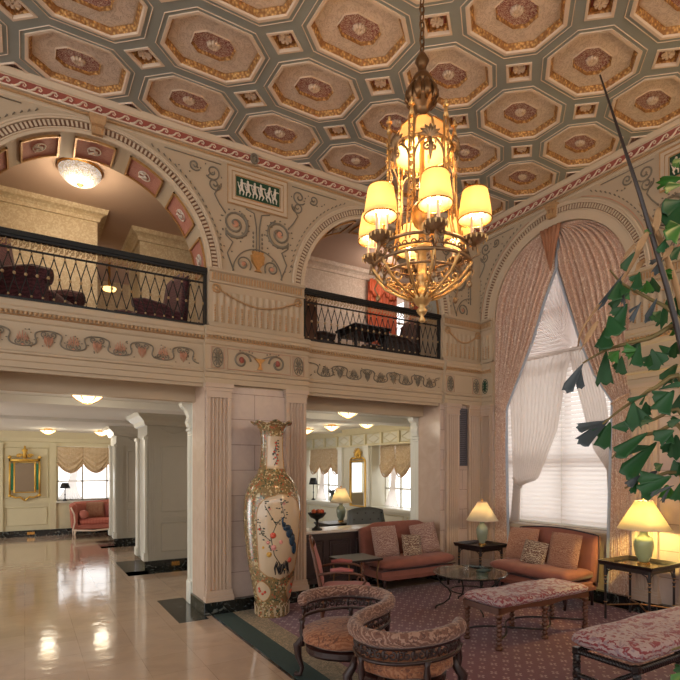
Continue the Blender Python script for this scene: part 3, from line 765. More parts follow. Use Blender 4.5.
oring(cf, .457, .357, 0, .457, .357, -.012, 1); oring(cf, .457, .357, -.012, .432, .332, -.012, 1); oring(cf, .432, .332, -.012, .42, .32, .0, 1)
oring(cf, .42, .32, .0, .395, .295, .052, 2); oring(cf, .395, .295, .052, .382, .282, .047, 1)
oring(cf, .382, .282, .047, .205, .148, .042, 0)
oring(cf, .205, .148, .042, .198, .141, .03, 1); oring(cf, .198, .141, .03, .186, .129, .06, 2)
cf.add([(x, y, .06) for x, y in octo(.186, .129)], [tuple(range(8))], 3)
co = cf.build('coffer', [M['field'], M['cream'], M['egg'], M['heart']], ceiling)
rs = MB()
for i in range(10):
    a = 2*pi*i/10; rs.tube([(.012*cos(a), .012*sin(a), .05), (.04*cos(a), .034*sin(a), .035), (.062*cos(a), .05*sin(a), .055)], [.008, .019, .012], 6)
rs.ball((0,0,.045), (.022,.02,.02)); ro = rs.build('rosette', M['cream'], co, smooth=True)
co.location = (cells[0][0], cells[0][1], ZC)
for cx, cy in cells[1:]:
    c = copy_tree(co, ceiling); c.location = (cx, cy, ZC)
dm = MB()
f_ = lambda s_, z: [(x*s_, y*s_, z) for x, y in [(dx,0),(0,dy),(-dx,0),(0,-dy)]]
for a, za, b_, zb, mi in ((1,0,1,-.01,1),(1,-.01,.82,-.01,1),(.82,-.01,.78,.02,1),(.78,.02,.62,.07,2)): dm.loft([f_(a,za), f_(b_,zb)], mi=mi)
dm.add(f_(.62,.07), [(0,1,2,3)], 3)
for i in range(8):
    a = 2*pi*i/8; dm.tube([(.01*cos(a), .01*sin(a), .035), (.062*cos(a), .05*sin(a), .04)], [.01, .021], 6, mi=1)
do = dm.build('diamond_coffer', [M['field'], M['cream'], M['egg'], M['redband']], ceiling); first = True
for k in range(0, 8):
    for j in range(0, 6):
        loc = (XB-2*HX*(k+1), YA-2*HY*(j+1), ZC)
        if first: do.location = loc; first = False
        else: c = do.copy(); C.objects.link(c); c.location = loc
tr = MB()
for k in range(8):
    x = XB-2*HX*(k+1)
    tr.add([(x-dx, YA, ZC+.03), (x+dx, YA, ZC+.03), (x, YA-dy, ZC+.03)], [(0,1,2)], 0)
    tr.tube([(x-dx, YA-.01, ZC-.004), (x, YA-dy, ZC-.004), (x+dx, YA-.01, ZC-.004)], .012, 4, mi=1)
for j in range(6):
    y = YA-2*HY*(j+1)
    tr.add([(XB, y-dy, ZC+.03), (XB, y+dy, ZC+.03), (XB-dx, y, ZC+.03)], [(0,1,2)], 0)
    tr.tube([(XB-.01, y-dy, ZC-.004), (XB-dx, y, ZC-.004), (XB-.01, y+dy, ZC-.004)], .012, 4, mi=1)
tr.build('edge_coffer', [M['heart'], M['cream']], ceiling)
# ------------------------------------------------------------------ hall behind (ground floor)
RX, RY = 6.9, 15.82
rc = MB().box(-6, 8, YB, RY+.4, RC, RC+.5); rc.box(-6, 8, 8.0, 8.5, RC-.10, RC); rc.box(-6, 8, 11.2, 11.7, RC-.06, RC)
hall_ceiling = rc.build('ceiling_hall', M['rearceil']); hall_ceiling['kind'] = 'structure'
# far wall with a window opening
m = MB(); WX0, WX1, WZ0, WZ1 = .74, 2.6, .9, 2.36
m.box(-6, WX0, RY, RY+.4, 0, RC); m.box(WX1, 3.0, RY, RY+.4, 0, RC); m.box(4.3, 8, RY, RY+.4, 0, RC); m.box(3.0, 4.3, RY, RY+.4, 0, WZ0); m.box(3.0, 4.3, RY, RY+.4, WZ1, RC); m.box(WX0, WX1, RY, RY+.4, 0, WZ0); m.box(WX0, WX1, RY, RY+.4, WZ1, RC)
wall_far = m.build('wall_far', M['rearwarm']); wall_far['kind'] = 'structure'
m = MB()
def panel(mb, x0, x1, z0, z1, y, r=.014): mb.tube([(x0, y, z0), (x1, y, z0), (x1, y, z1), (x0, y, z1)], r, 4, closed=True)
for a, b in ((-.45, .52), (-1.6, -.65), (4.6, 5.4)):
    panel(m, a, b, 1.0, 2.3, RY-.01); panel(m, a+.03, b-.03, .3, .75, RY-.01)
m.box(-6, .73, RY-.03, RY, .84, .88); m.box(2.6, 7, RY-.03, RY, .84, .88)
for a in (-.62, .57, 2.66, 4.36): m.box(a, a+.14, RY-.05, RY, .16, 2.4); m.box(a-.02, a+.16, RY-.07, RY, 2.36, 2.42)
m.loft([[(x, RY-d, z) for d, z in [(0,2.45),(.03,2.47),(.05,2.56),(.12,2.66),(.16,RC),(0,RC)]] for x in (-6, 7)], caps=True)
m.build('wall_panelling', M['rearwarm'], wall_far)
MB().box(3.64, 3.68, RY+.2, RY+.24, WZ0, WZ1).build('sash_bar', M['whitetrim'], wall_far)
MB().box(-6, 7, RY-.06, RY, 0, .16).build('skirting', M['blackmarble'], wall_far)
m = MB(); m.box(.05, .22, RY-.075, RY-.06, .05, .12); m.build('floor_socket', M['brass'], wall_far)
m = MB()
for x in (WX0+.02, WX0+.62, WX0+1.24, WX1-.02): m.box(x-.02, x+.02, RY+.2, RY+.24, WZ0, WZ1)
for z in (WZ0+.02, 1.42, 1.9, WZ1-.02): m.box(WX0, WX1, RY+.2, RY+.24, z-.018, z+.018)
window_2 = m.build('window_2', M['whitetrim']); window_2['kind'] = 'structure'
MB().box(WX0, WX1, RY+.215, RY+.22, WZ0, WZ1).build('window_pane', M['glass'], window_2)
MB().box(WX0-.03, WX1+.03, RY-.06, RY+.2, WZ0-.05, WZ0).build('window_sill', M['whitetrim'], window_2)
def balloon(name, label, xf, lobes, w, z1, z0, d, group=None):
    """xf(s,d,z); swagged balloon shade from s=0..w"""
    th = thing(name, label, 'window shade', xf(w/2, d, z1-.0), group=group)
    lw = w/lobes
    for k in range(lobes):
        def f(u, v, k=k):
            s = k*lw + u*lw; dip = sin(pi*u)**.8
            z = z1 - (z1-z0)*v*(.62+.38*dip)
            bil = .06*sin(pi*u)*(.3+.7*v) + .032*sin(v*30 - 7*dip*v)*(.35+.65*dip)*v + .006*sin(u*40)
            return (s, d+bil, z)
        m = W(xf); m.grid(f, 20, 44); o = m.build('swag', M['balloon'], th, smooth=True, solid=.004)
    m = W(xf)
    for k in range(lobes):
        m.tube([((k+u/16)*lw, d+.05*sin(pi*u/16)+.02, z1-(z1-z0)*(.62+.38*sin(pi*u/16)**.8)-.01) for u in range(17)], .014, 5)
    m.build('fringe', M['goldpaint'], th)
    return th
balloon('balloon_shade', 'gold swagged balloon shade over the window behind the coral sofa', lambda s, d, z: (WX0+s, RY-d, z), 3, WX1-WX0, 2.34, 1.66, .03)
def crossed_sheer(name, label, xf, w, z1, z0, d):
    th = thing(name, label, 'curtain', xf(w/2, d, z0))
    for h in (0, 1):
        def f(u, v, h=h):
            a = 1-2*h; c = w/2; mid = sin(pi*min(1, v*1.0))
            wd = (w*.5)*(1-.80*sin(pi*min(1, v/1.1))**.7)
            x = (u*wd) if h == 0 else (w-u*wd)
            return (x+ (a*.16*w*sin(pi*v)), d+.012*sin(u*9*2*pi), z1-(z1-z0)*v)
        m = W(xf); m.grid(f, 54, 24); m.build('sheer_panel', M['sheer'], th, smooth=True)
crossed_sheer('sheer_curtain', 'sheer tied curtains in the far window behind the coral sofa', lambda s, d, z: (WX0+s, RY-d, z), WX1-WX0, 2.3, .93, -.08)

# window wall of the hall (x = RX)
m = MB(); NA, NB = (11.5, 13.4), (8.3, 10.04); SZ, NT = .85, 2.32
m.box(RX, RX+.5, YB, NB[0], 0, RC); m.box(RX, RX+.5, NB[1], NA[0], 0, RC); m.box(RX, RX+.5, NA[1], RY, 0, RC)
for a, b in (NA, NB):
    m.box(RX, RX+.5, a, b, 0, SZ); m.box(RX, RX+.5, a, b, NT, RC)
wall_hall = m.build('wall_hall', M['rearwall']); wall_hall['kind'] = 'structure'
m = MB()
for y in (8.1, 10.09, 11.28, 13.5): m.box(RX-.06, RX, y, y+.2, 0, 2.30); m.box(RX-.08, RX, y-.02, y+.22, 2.25, 2.30)
m.box(RX-.05, RX+.1, NB[0], NB[1], SZ-.04, SZ+.02); m.box(RX-.05, RX+.1, NA[0], NA[1], SZ-.04, SZ+.02); m.box(RX-.03, RX, YB, RY, SZ-.04, SZ)
m.build('pilaster_trim', M['whitetrim'], wall_hall)
m = MB(); m.loft([[(RX-d, y, z) for d, z in [(0,2.58),(.03,2.6),(.06,2.64),(.14,RC),(0,RC)]] for y in (YB, RY)], caps=True)
m.box(RX-.06, RX, YB, RY, 2.29, 2.32)
y = 7.0
while y < 15.6:
    m.box(RX-.04, RX, y, y+.07, 2.32, 2.58)
    c = y+.36; m.tube([(RX-.01, c+a*.24, 2.45+b*.1) for a, b in ((1,0),(0,1),(-1,0),(0,-1))], .009, 4, closed=True)
    m.tube([(RX-.01, c+a*.27, 2.45+b*.115) for a, b in ((1,1),(-1,1),(-1,-1),(1,-1))], .009, 4, closed=True)
    y += .65
y = 7
while y < 15: panel_ = [(RX-.008, y+.05, .25), (RX-.008, y+.8, .25), (RX-.008, y+.8, .74), (RX-.008, y+.05, .74)]; m.tube(panel_, .012, 4, closed=True); y += .9
m.build('lozenge_frieze', M['rearwarm'], wall_hall)
n_ = 3
for (a, b), nm in ((NA, 'left'), (NB, 'right')):
    m = MB()
    for k in range(4): y = a+(b-a)*k/3; m.box(RX+.4, RX+.44, y-.022, y+.022, SZ, NT)
    for z in (SZ+.02, 1.3, 1.8, NT-.02): m.box(RX+.4, RX+.44, a, b, z-.018, z+.018)
    wo = m.build('window_%d' % n_, M['whitetrim']); wo['kind'] = 'structure'; n_ += 1
    MB().box(RX+.415, RX+.42, a, b, SZ, NT).build('window_pane', M['glass'], wo)
    MB().box(RX-.02, RX+.4, a, b, SZ, SZ+.03).build('window_sill', M['whitetrim'], wo)
xh = lambda y0: (lambda s, d, z: (RX+.02-d, y0-s, z))
balloon('balloon_shade', 'cream balloon shade with three swags in the window left of the hall mirror', xh(13.35), 3, 1.85, 2.30, 1.62, -.12)
balloon('balloon_shade', 'cream balloon shade of deep swags in the niche right of the hall mirror', xh(10.02), 3, 1.7, 2.30, 1.58, -.22)
crossed_sheer('sheer_curtain', 'sheer tied curtain under the left swagged shade of the hall', xh(13.35), 1.85, 2.2, SZ+.05, -.3)
crossed_sheer('sheer_curtain', 'sheer tied curtain under the right swagged shade of the hall', xh(10.02), 1.7, 2.2, SZ+.05, -.33)
# side returns of the hall behind the piers
m = MB(); m.box(1.85, 1.9, YB, 7.0, 0, 2.6); m.box(5.57, 5.75, YB, 6.95, 0, 2.62)
m.box(1.95, 3.1, YB, 6.9, 0, RC); m.box(5.75, RX+.1, YB, 6.86, 0, RC)
wh = m.build('trim_1', M['whitetrim']); wh['kind'] = 'structure'
for nm, x, y in (('a', 1.85, 6.86), ('b', 5.58, 6.8)):
    m = MB(); m.bbox(x-.03, x+.12, y-.08, y+.1, .0, .3, .012); m.bbox(x-.02, x+.1, y-.06, y+.08, 2.2, 2.24, .008); m.bbox(x-.035, x+.11, y-.08, y+.1, 2.24, 2.28, .008)
    for q in range(3): m.box(x-.012, x-.002, y-.05+.045*q, y-.03+.045*q, .32, 2.18)
    pr_ = [(x, 2.28), (x-.03, 2.30), (x-.05, 2.36), (x-.03, 2.43), (x-.06, 2.5), (x-.12, 2.56), (x-.13, 2.6), (x+.08, 2.6), (x+.08, 2.28)]
    m.loft([[(a, y-.06, z) for a, z in pr_], [(a, y+.08, z) for a, z in pr_]], caps=True)
    m.tube([(x-.09+.022*cos(a), y, 2.55+.022*sin(a)) for a in [i*.5 for i in range(13)]], .012, 5)
    m.build('corbel_pilaster', M['whitetrim'], wh)
# grey pillars
def pillar(x0, x1, y0, y1, label):
    m = MB(); m.box(x0+.02, x1-.02, y0+.02, y1-.02, 0, RC)
    o = m.build('pillar', M['greypanel']); o['label'] = label; o['category'] = 'pillar'
    m = MB()
    for (a, b) in ((x0+.02, x0+.18), (x1-.18, x1-.02)):
        m.box(a, b, y0, y0+.03, .16, 2.28)
        for k in range(4): m.box(a+.022+.032*k, a+.036+.032*k, y0-.008, y0, .3, 2.22)
    m.box(x0+.28, x1-.24, y0-.01, y0+.03, .87, .91); m.tube([(x0+.26, y0+.015, .3), (x1-.22, y0+.015, .3), (x1-.22, y0+.015, .8), (x0+.26, y0+.015, .8)], .01, 4, closed=True)
    m.tube([(x0+.26, y0+.015, 1.0), (x1-.22, y0+.015, 1.0), (x1-.22, y0+.015, 2.15), (x0+.26, y0+.015, 2.15)], .01, 4, closed=True)
    m.box(x0, x1, y0, y0+.03, 2.3, 2.34); m.tube([((x0+x1)/2+a*.2, y0+.012, 2.45+b*.08) for a, b in ((1,0),(0,1),(-1,0),(0,-1))], .008, 4, closed=True)
    m.build('front_panelling', M['greypanel'], o)
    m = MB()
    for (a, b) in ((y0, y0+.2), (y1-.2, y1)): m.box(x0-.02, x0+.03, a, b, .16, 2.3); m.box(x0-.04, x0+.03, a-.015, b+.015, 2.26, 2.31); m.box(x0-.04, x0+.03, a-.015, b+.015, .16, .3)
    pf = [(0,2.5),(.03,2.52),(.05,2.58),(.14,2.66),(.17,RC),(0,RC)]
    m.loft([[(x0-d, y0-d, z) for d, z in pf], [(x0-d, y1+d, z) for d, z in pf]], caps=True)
    m.build('side_trim', M['whitetrim'], o, label='glossy pilasters and cornice on its lit side, whitened for the daylight')  # daylight on this side put into the colour, same trim is grey in front
    m = MB(); m.loft([[(x0-d, y0-d, z) for d, z in pf], [(x1+d, y0-d, z) for d, z in pf]], caps=True); m.build('cornice', M['greypanel'], o)
    m = MB(); m.box(x0-.03, x1+.03, y0-.03, y1+.03, 0, .16); m.build('marble_base', M['blackmarble'], o, label='black marble base')
    m = MB(); m.box(x0+.42, x0+.56, y0-.04, y0-.03, .05, .12); m.build('socket', M['brass'], o)
pillar(1.79, 2.72, 9.45, 10.35, 'grey panelled square pillar nearest the lobby opening')
pillar(1.77, 2.72, 12.87, 13.8, 'grey panelled square pillar standing behind the nearer one, by the coral sofa')

# hall ceiling lights
def bowl_light(loc, label, sc=1):
    th = thing('ceiling_light', label, 'ceiling light', (loc[0], loc[1], RC if len(loc) < 3 else loc[2]))
    m = MB(); m.lathe([(.01, -.13*sc), (.06*sc, -.12*sc), (.12*sc, -.09*sc), (.17*sc, -.045*sc), (.175*sc, -.04*sc)], n=24); m.build('glass_bowl', M['bowlglow'], th, smooth=True)
    m = MB(); m.lathe([(.06*sc, -.03), (.09*sc, -.02), (.09*sc, 0)], n=20); m.build('ceiling_plate', M['brass'], th)
    m = MB()
    for k in range(6): a = k*pi/3; m.tube([(.178*sc*cos(a), .178*sc*sin(a), -.04*sc), (.125*sc*cos(a), .125*sc*sin(a), -.092*sc), (.062*sc*cos(a), .062*sc*sin(a), -.122*sc), (0, 0, -.136*sc)], .006, 4)
    m.tube([(.178*sc*cos(k*pi/10), .178*sc*sin(k*pi/10), -.038*sc) for k in range(20)], .008, 5, closed=True)
    m.build('rib_cage', M['brass'], th)
    return th
LL = [((.67, 7.24, 2.70), 'amber bowl light just inside the left opening'), ((.48, 14.4), 'amber bowl light on the far ceiling near the gilt mirror'), ((1.66, 14.4), 'amber bowl light on the far ceiling above the coral sofa'),
      ((4.55, 7.30), 'amber bowl light topmost in the right opening'), ((5.75, 9.9), 'amber bowl light second from the left in the right opening'), ((6.0, 8.9), 'amber bowl light rightmost in the right opening'), ((5.75, 11.1), 'amber bowl light leftmost in the right opening')]
for l, lab in LL: bowl_light(l, lab)

# ------------------------------------------------------------------ mezzanine rooms
MZ, MC = 3.33, 5.55
m = MB().box(-6, 7.4, YB, 12.2, 3.22, MZ); mf = m.build('floor_mezzanine', M['carpet']); mf['kind'] = 'structure'
m = MB().box(-6, 7.4, YB, 12.2, MC, MC+.1); mc = m.build('ceiling_mezzanine', M['mezzceil']); mc['kind'] = 'structure'
m = MB(); m.box(-6, .92, 8.48, 9.6, MZ, MC); m.box(1.57, 3.4, 8.8, 9.8, MZ, MC); m.box(-6, 3.4, 11.5, 11.7, MZ, MC); m.box(-6, -5.9, YB, 12, MZ, MC)
wm = m.build('wall_mezzanine', M['damask']); wm['kind'] = 'structure'
m = MB(); cp = [(0,0),(.03,.0),(.04,.05),(.07,.08),(.12,.10),(.14,.16),(0,.16)]
def corn(pts, z, sgn=-1):
    pass
for (x0, x1, y) in ((-6, .92, 8.48), (1.57, 3.4, 8.8)):
    m.loft([[(x0-d, y-d, 5.39+z) for d, z in cp], [(x1+d, y-d, 5.39+z) for d, z in cp]], caps=True)
    m.loft([[(x1+d, y-d, 5.39+z) for d, z in cp], [(x1+d, y+1, 5.39+z) for d, z in cp]], caps=True)
    m.loft([[(x0-d, y-d, 5.39+z) for d, z in cp], [(x0-d, y+1, 5.39+z) for d, z in cp]], caps=True)
m.build('cornice', M['damask'], wm)
m = MB(); m.box(-6, .93, 8.46, 8.48, MZ, MZ+.12); m.box(.70, .86, 8.455, 8.47, MZ+.38, MZ+.58); m.build('picture_frame', M['whitetrim'], wm)
m = MB(); m.box(3.4, 6.2, 8.4, 8.6, MZ, MC); m.box(6.2, 6.72, 8.4, 8.6, 5.3, MC); m.box(6.2, 6.72, 8.4, 8.6, MZ, 3.5); m.box(6.72, 7.4, 8.4, 8.6, MZ, MC)
wm2 = m.build('wall_mezzanine_right', M['damask2']); wm2['kind'] = 'structure'
for a_, b_, c_, d_, nm in ((3.3, 3.4, YB+.3, 8.8, 'wall_mezzanine_left'), (7.0, 7.2, YB, 8.5, 'wall_mezzanine_end')):
    o = MB().box(a_, b_, c_, d_, MZ, MC).build(nm, M['damask2']); o['kind'] = 'structure'
m = MB(); m.loft([[(x, 8.4-d, 5.39+z) for d, z in cp] for x in (3.4, 7.0)], caps=True); m.build('cornice', M['damask2'], wm2)
m = MB(); m.box(6.2, 6.72, 8.49, 8.5, 3.5, 5.3); wp = m.build('window_5', M['glass']); wp['kind'] = 'structure'
m = MB()
for z in (4.1, 4.7): m.box(6.2, 6.72, 8.47, 8.49, z-.02, z+.02)
m.build('glazing_bar', M['whitetrim'], wp)
for x0, x1, lab in ((5.62, 6.3, 'orange silk curtain hanging left of the bright balcony window'), (6.62, 6.98, 'orange silk curtain hanging right of the bright balcony window')):
    th = thing('orange_curtain', lab, 'curtain', ((x0+x1)/2, 8.3, MZ))
    m = W(); m.grid(lambda u, v: (x0+(x1-x0)*u, 8.28+.03*sin(u*7*2*pi+.5*sin(v*6)), 5.34-2.0*v), 56, 10); m.build('drape_panel', M['orange'], th, smooth=True, solid=.006)
    m = W(); m.grid(lambda u, v: (x0+(x1-x0)*u, 8.23+.02*sin(u*9*2*pi), 5.38-.22*v-.12*v*abs(sin(u*pi*2))), 56, 5); m.build('swag', M['orange'], th, smooth=True, solid=.006)
# crystal ceiling light and a corridor light
th = thing('crystal_ceiling_light', 'round crystal bead ceiling light inside the left arch', 'ceiling light', (.60, 7.38, MC))
m = MB(); m.lathe([(.01,-.20),(.08,-.195),(.17,-.16),(.235,-.09),(.25,-.03),(.25,-.02)], n=32); m.build('crystal_bowl', M['crystal'], th, smooth=True)
m = MB(); m.lathe([(.25,-.03),(.265,-.025),(.265,0)], n=32); m.build('brass_rim', M['brass'], th)
m = MB(); m.lathe([(.005,-.235),(.02,-.225),(.045,-.2),(.02,-.19)], n=12); m.build('finial', M['bronze'], th)
th = thing('corridor_light', 'small disc light glowing in the passage behind the railing', 'ceiling light', (1.30, 10.2, 5.0))
m = MB(); m.lathe([(.02,-.06),(.10,-.04),(.12,0)], n=16); m.build('glass_bowl', M['glow'], th); m = MB(); m.box(-.02,.02,-.02,.02,0,.55); m.build('rod', M['brass'], th)

# balcony railings
def railing(x0, x1, label):
    y = YA+.03; th = thing('balcony_railing', label, 'railing', ((x0+x1)/2, y, 3.47))
    m = W(); m.box(x0, x1, y-.045, y+.045, 4.115, 4.165); m.box(x0, x1, y-.03, y+.03, 4.09, 4.115); m.build('handrail', M['iron'], th, label='black moulded handrail')
    m = W(); m.box(x0, x1, y-.012, y+.012, 3.985, 4.0); m.box(x0, x1, y-.012, y+.012, 3.475, 3.5); m.box(x0, x0+.035, y-.02, y+.02, 3.47, 4.1); m.box(x1-.035, x1, y-.02, y+.02, 3.47, 4.1)
    m.build('rail_bars', M['iron'], th)
    m = W(); s = x0+.035; i = 0
    while s < x1-.05:
        m.tube([(s+a*.6, y, 4.045+b) for a, b in spiral(0, 0, .038, 1.25, 1 if i % 2 else -1, 0, 14)], .0055, 4)
        m.tube([(s-.025, y, 4.0), (s+.025, y, 4.09)], .005, 4); s += .052; i += 1
    m.build('scroll_band', M['ironboss'], th)
    n = int((x1-x0-.07)/.098); st = (x1-x0-.07)/n; first = None
    for k in range(n):
        c = x0+.035+st*(k+.5)
        if first is None:
            m = MB()
            for h in (-1, 1):
                m.tube([(h*(st/2)*sin(pi*(1-abs(2*t-1))*.5)*.0 + h*st*.5*(sin(2*pi*t-pi/2)*.5+.5), 0, .485*(t-.5)) for t in [i/12 for i in range(13)]], .0058, 5)
            pm = m
            o = m.build('baluster', M['iron'], th)
            for p_ in ((0, 0, -.2175), (0, 0, .2175), (st/2, 0, 0)):
                k_ = 1 if p_[2] else 1.35
                MB().ball(p_, (.012*k_, .012*k_, .014*k_), 8, m=5).build('boss', M['ironboss'], o, smooth=True)
            first = o
        else: o = copy_tree(first, th)
        o.location = (c-(x0+x1)/2, 0, 3.7425-3.47)
railing(-.535, 1.875, 'wrought iron balcony railing across the left arch')
railing(3.18, 5.59, 'wrought iron balcony railing across the right arch behind the chandelier')

# mezzanine furniture
def club_chair(name, label, loc, rz, mat, s=1.0, cat='armchair', leg=M['darkwood'], bh=.78, at_=1.0):
    th = thing(name, label, cat, loc, rz)
    m = MB(); m.bbox(-.34*s, .36*s, -.3*s, .3*s, .2*s, .46*s, .04); m.build('seat', mat, th, smooth=False, bev=.02)
    m = MB()
    def bk(u, v): 
        a = (u-.5); return (-.3*s-.12*s*v-.02*cos(a*3), a*.78*s*(1-.12*v*v), .3*s+bh*s*v-.06*s*(2*a)**2*v)
    A_ = [[bk(i/8, j/8) for i in range(9)] for j in range(9)]
    B_ = [[(p[0]-.13*s*(1-.3*j/8), p[1], p[2]-.01) for p in r] for j, r in enumerate(A_)]
    m.loft([a+list(reversed(b)) for a, b in zip(A_, B_)], caps=True); m.build('backrest', mat, th, smooth=True)
    for h in (-1, 1):
        m = MB(); m.tube([(-.36*s, h*.36*s, .42*s), (-.1*s, h*.37*s, .56*s), (.2*s, h*.37*s, .58*s), (.36*s, h*.36*s, .55*s)], [.07*s*at_,.085*s*at_,.09*s*at_,.085*s*at_], 10)
        m.bbox(-.36*s, .33*s, h*.37*s-.06*s, h*.37*s+.06*s, .18*s, .55*s, .02); m.build('arm', mat, th, smooth=False)
    for a in (-.3, .3):
        for h in (-.3, .3):
            m = MB(); m.tube([(a*s, h*s, 0), (a*s, h*s, .22*s)], [.018, .03], 8); m.build('leg', leg, th)
    return th
club_chair('armchair', 'large burgundy armchair behind the left balcony railing, seen from its left', (.08, 7.45, MZ), radians(-28), M['burgundy'], 1.15, bh=.98)
club_chair('armchair', 'burgundy armchair facing left behind the right end of the left balcony railing', (1.40, 7.25, MZ), radians(190), M['burgundy'], .88, bh=.92, at_=.75)
club_chair('armchair', 'brown armchair behind the left end of the right balcony railing', (4.12, 7.85, MZ), radians(-20), M['mahogany'], 1.0)
club_chair('armchair', 'brown armchair behind the right balcony railing under the chandelier', (5.35, 7.25, MZ), radians(170), M['mahogany'], .95)
th = thing('side_table', 'dark square side table behind the right balcony railing', 'table', (4.66, 7.02, MZ))
m = MB(); m.bbox(-.35, .35, -.3, .3, .62, .66, .008); m.box(-.32, .32, -.27, .27, .54, .62); m.build('tabletop', M['darkwood'], th)
for a in (-.3, .3):
    for h in (-.25, .25): m = MB(); m.tube([(a, h, 0), (a, h, .3), (a, h, .55)], [.015, .03, .022], 8); m.build('leg', M['darkwood'], th)
th = thing('wooden_cabinet', 'brown wooden cabinet at the left end of the right balcony', 'cabinet', (3.58, 7.0, MZ))
m = MB(); m.box(-.12, .12, -.2, .2, 0, 1.02); m.build('body', M['walnut'], th); m = MB(); m.bbox(-.14, .14, -.22, .22, 1.02, 1.06, .008); m.build('top', M['walnut'], th)
# ------------------------------------------------------------------ carpet
RZ = .014
rg = thing('carpet', 'burgundy patterned carpet with beige scroll border and dark green edge under the furniture', 'carpet', (4.1, 2, 0))
W().box(2.42, XB-.1, -3, YA-.10, 0, RZ).build('field', M['carpet'], rg)
W().box(2.16, 2.42, -3, YA-.10, 0, RZ-.001).build('scroll_border', M['cborder'], rg, label='beige scroll patterned border')
W().box(1.93, 2.16, -3, YA-.10, 0, RZ-.002).build('green_edge', M['cgreen'], rg, label='dark green outer band')
W().box(1.905, 1.93, -3, YA-.10, 0, .008).build('edge_strip', M['blackmarble'], rg, label='thin black strip')

def pillow(name, label, loc, rot, w, h, t, mat, group=None):
    m = MB()
    def side(sg):
        def f(u, v):
            a, b = 2*u-1, 2*v-1
            pin = 1-.10*(abs(a)**2*(1-abs(b)**3)) - 0
            pin2 = 1-.10*(abs(b)**2*(1-abs(a)**3))
            k = max(0, (1-abs(a)**2.6)*(1-abs(b)**2.6))**.55
            return (a*w/2*pin2, sg*t/2*k, b*h/2*pin)
        return f
    m.grid(side(1), 14, 14); m.grid(side(-1), 14, 14)
    o = m.build(name, mat, None, smooth=True); o.location = loc; o.rotation_euler = rot
    return tag(o, label, 'cushion', group)
def settee(name, label, loc, rz, w=1.22, d=.62, mat=M['velvet'], trim=False, step=True):
    th = thing(name, label, 'sofa', loc, rz); hw = w/2; f0 = -d/2
    m = MB()
    def cs(x, k):           # serpentine front
        return f0 - .03*cos(x/hw*pi*.5)*k
    N = 14; rings = []
    for i in range(N+1):
        x = -hw + w*i/N; e = .02 if i in (0, N) else 0
        rings.append([(x, cs(x,1)+.01+e, .19+e), (x, cs(x,1)-.01+e, .25), (x, cs(x,1)+.0+e, .325-e), (x, d/2-.12, .325-e), (x, d/2-.10, .19+e)])
    m.loft(rings, caps=True); m.build('seat_base', mat, th, smooth=False)
    m = MB(); rings = []
    for i in range(21):
        t = 2*i/20-1; x = hw*t*.995; q = (1-abs(t)**8)**.5 if abs(t) < 1 else 0; q = .55+.45*q
        y0 = cs(x, 1)-.035*q; zc = .405; hh = .075*q
        r = []
        for k in range(16):
            a = 2*pi*k/16; ca, sa = cos(a), sin(a)
            yy = (y0 + (d/2-.14-y0)/2) + (d/2-.14-y0)/2*(abs(ca)**.45)*(1 if ca > 0 else -1)
            zz = zc + hh*(abs(sa)**.7)*(1 if sa > 0 else -1) + (.018*sin(x*14)*(sa > .3))*.3
            r.append((x, yy, zz))
        rings.append(r)
    m.loft(rings, caps=True); m.build('seat_cushion', mat, th, smooth=True)
    m = MB(); rings = []
    def top(x):
        t = abs(x/hw)
        if step: return .865 + .06*(1/(1+math.exp((t-.74)*22))) - .03*max(0, t-.9)*10*.3
        return .875 + .045*cos(t*pi*.5)
    for i in range(25):
        x = -hw + w*i/24; e = 1 if 0 < i < 24 else .5; zt = top(x); r = []
        for k in range(11):
            v = k/10; z = .28+(zt-.28)*v; r.append((x, d/2-.17+.10*v-.03*e*sin(pi*v)-.01*(i % 4 == 0 and 2 < k < 9), z))
        r.append((x, d/2-.05+.0, zt+.018*e)); r.append((x, d/2-.01, zt-.01))
        r.append((x, d/2-.03, .5)); r.append((x, d/2-.07, .24))
        rings.append(r)
    m.loft(rings, caps=True); bk = m.build('backrest', mat, th, smooth=True)
    if trim:
        m = MB(); m.tube([(-hw-.004, d/2-.08, .3), (-hw-.004, d/2-.05, .6)] + [(-hw + w*i/24, d/2-.055, top(-hw+w*i/24)+.014) for i in range(25)] + [(hw+.004, d/2-.05, .6), (hw+.004, d/2-.08, .3)], .012, 6)
        m.build('edge_trim', M['piping'], th, label='dark trim round the back')
        m = MB()
        for r_ in range(2):
            for c in range(5+r_): 
                x = (-.4+.2*c-.1*r_); m.ball((x, d/2-.155+.07*(.5+.2*r_), .58+.14*r_), .012, 6, m=4)
        m.build('tufting_buttons', mat, bk)
    m = MB(); m.tube([(-hw+.01, cs(-hw,1)-.012, .332)] + [(-hw+w*i/16, cs(-hw+w*i/16,1)-.02, .333) for i in range(17)], .008, 5); m.build('welt', M['piping'], th)
    for x, y in ((-hw+.07, f0+.06), (hw-.07, f0+.06), (-hw+.06, d/2-.13), (hw-.06, d/2-.13)):
        m = MB(); m.tube([(x, y, .22), (x, y-(.02 if y < 0 else -.02), .15), (x, y-(.0 if y < 0 else -.03), .06), (x, y-(.01 if y < 0 else -.035), .004)], [.035,.03,.016,.02], 8); m.build('leg', M['mahogany'], th, smooth=True)
    return th
settee('settee', 'rust rose camelback settee standing against the dark counter', (4.855, 6.15, RZ), 0, mat=M['velvet'], w=1.32)
settee('settee', 'rust rose settee with dark edged tufted back under the tall window', (5.95, 4.61, RZ), -pi/2, mat=M['velvet'], trim=True, step=False, d=.68)
pillow('cushion', 'rose damask cushion leaning at the left end of the settee by the counter', (4.45, 6.12, RZ+.69), (radians(-15), 0, radians(4)), .46, .45, .17, M['cushion'])
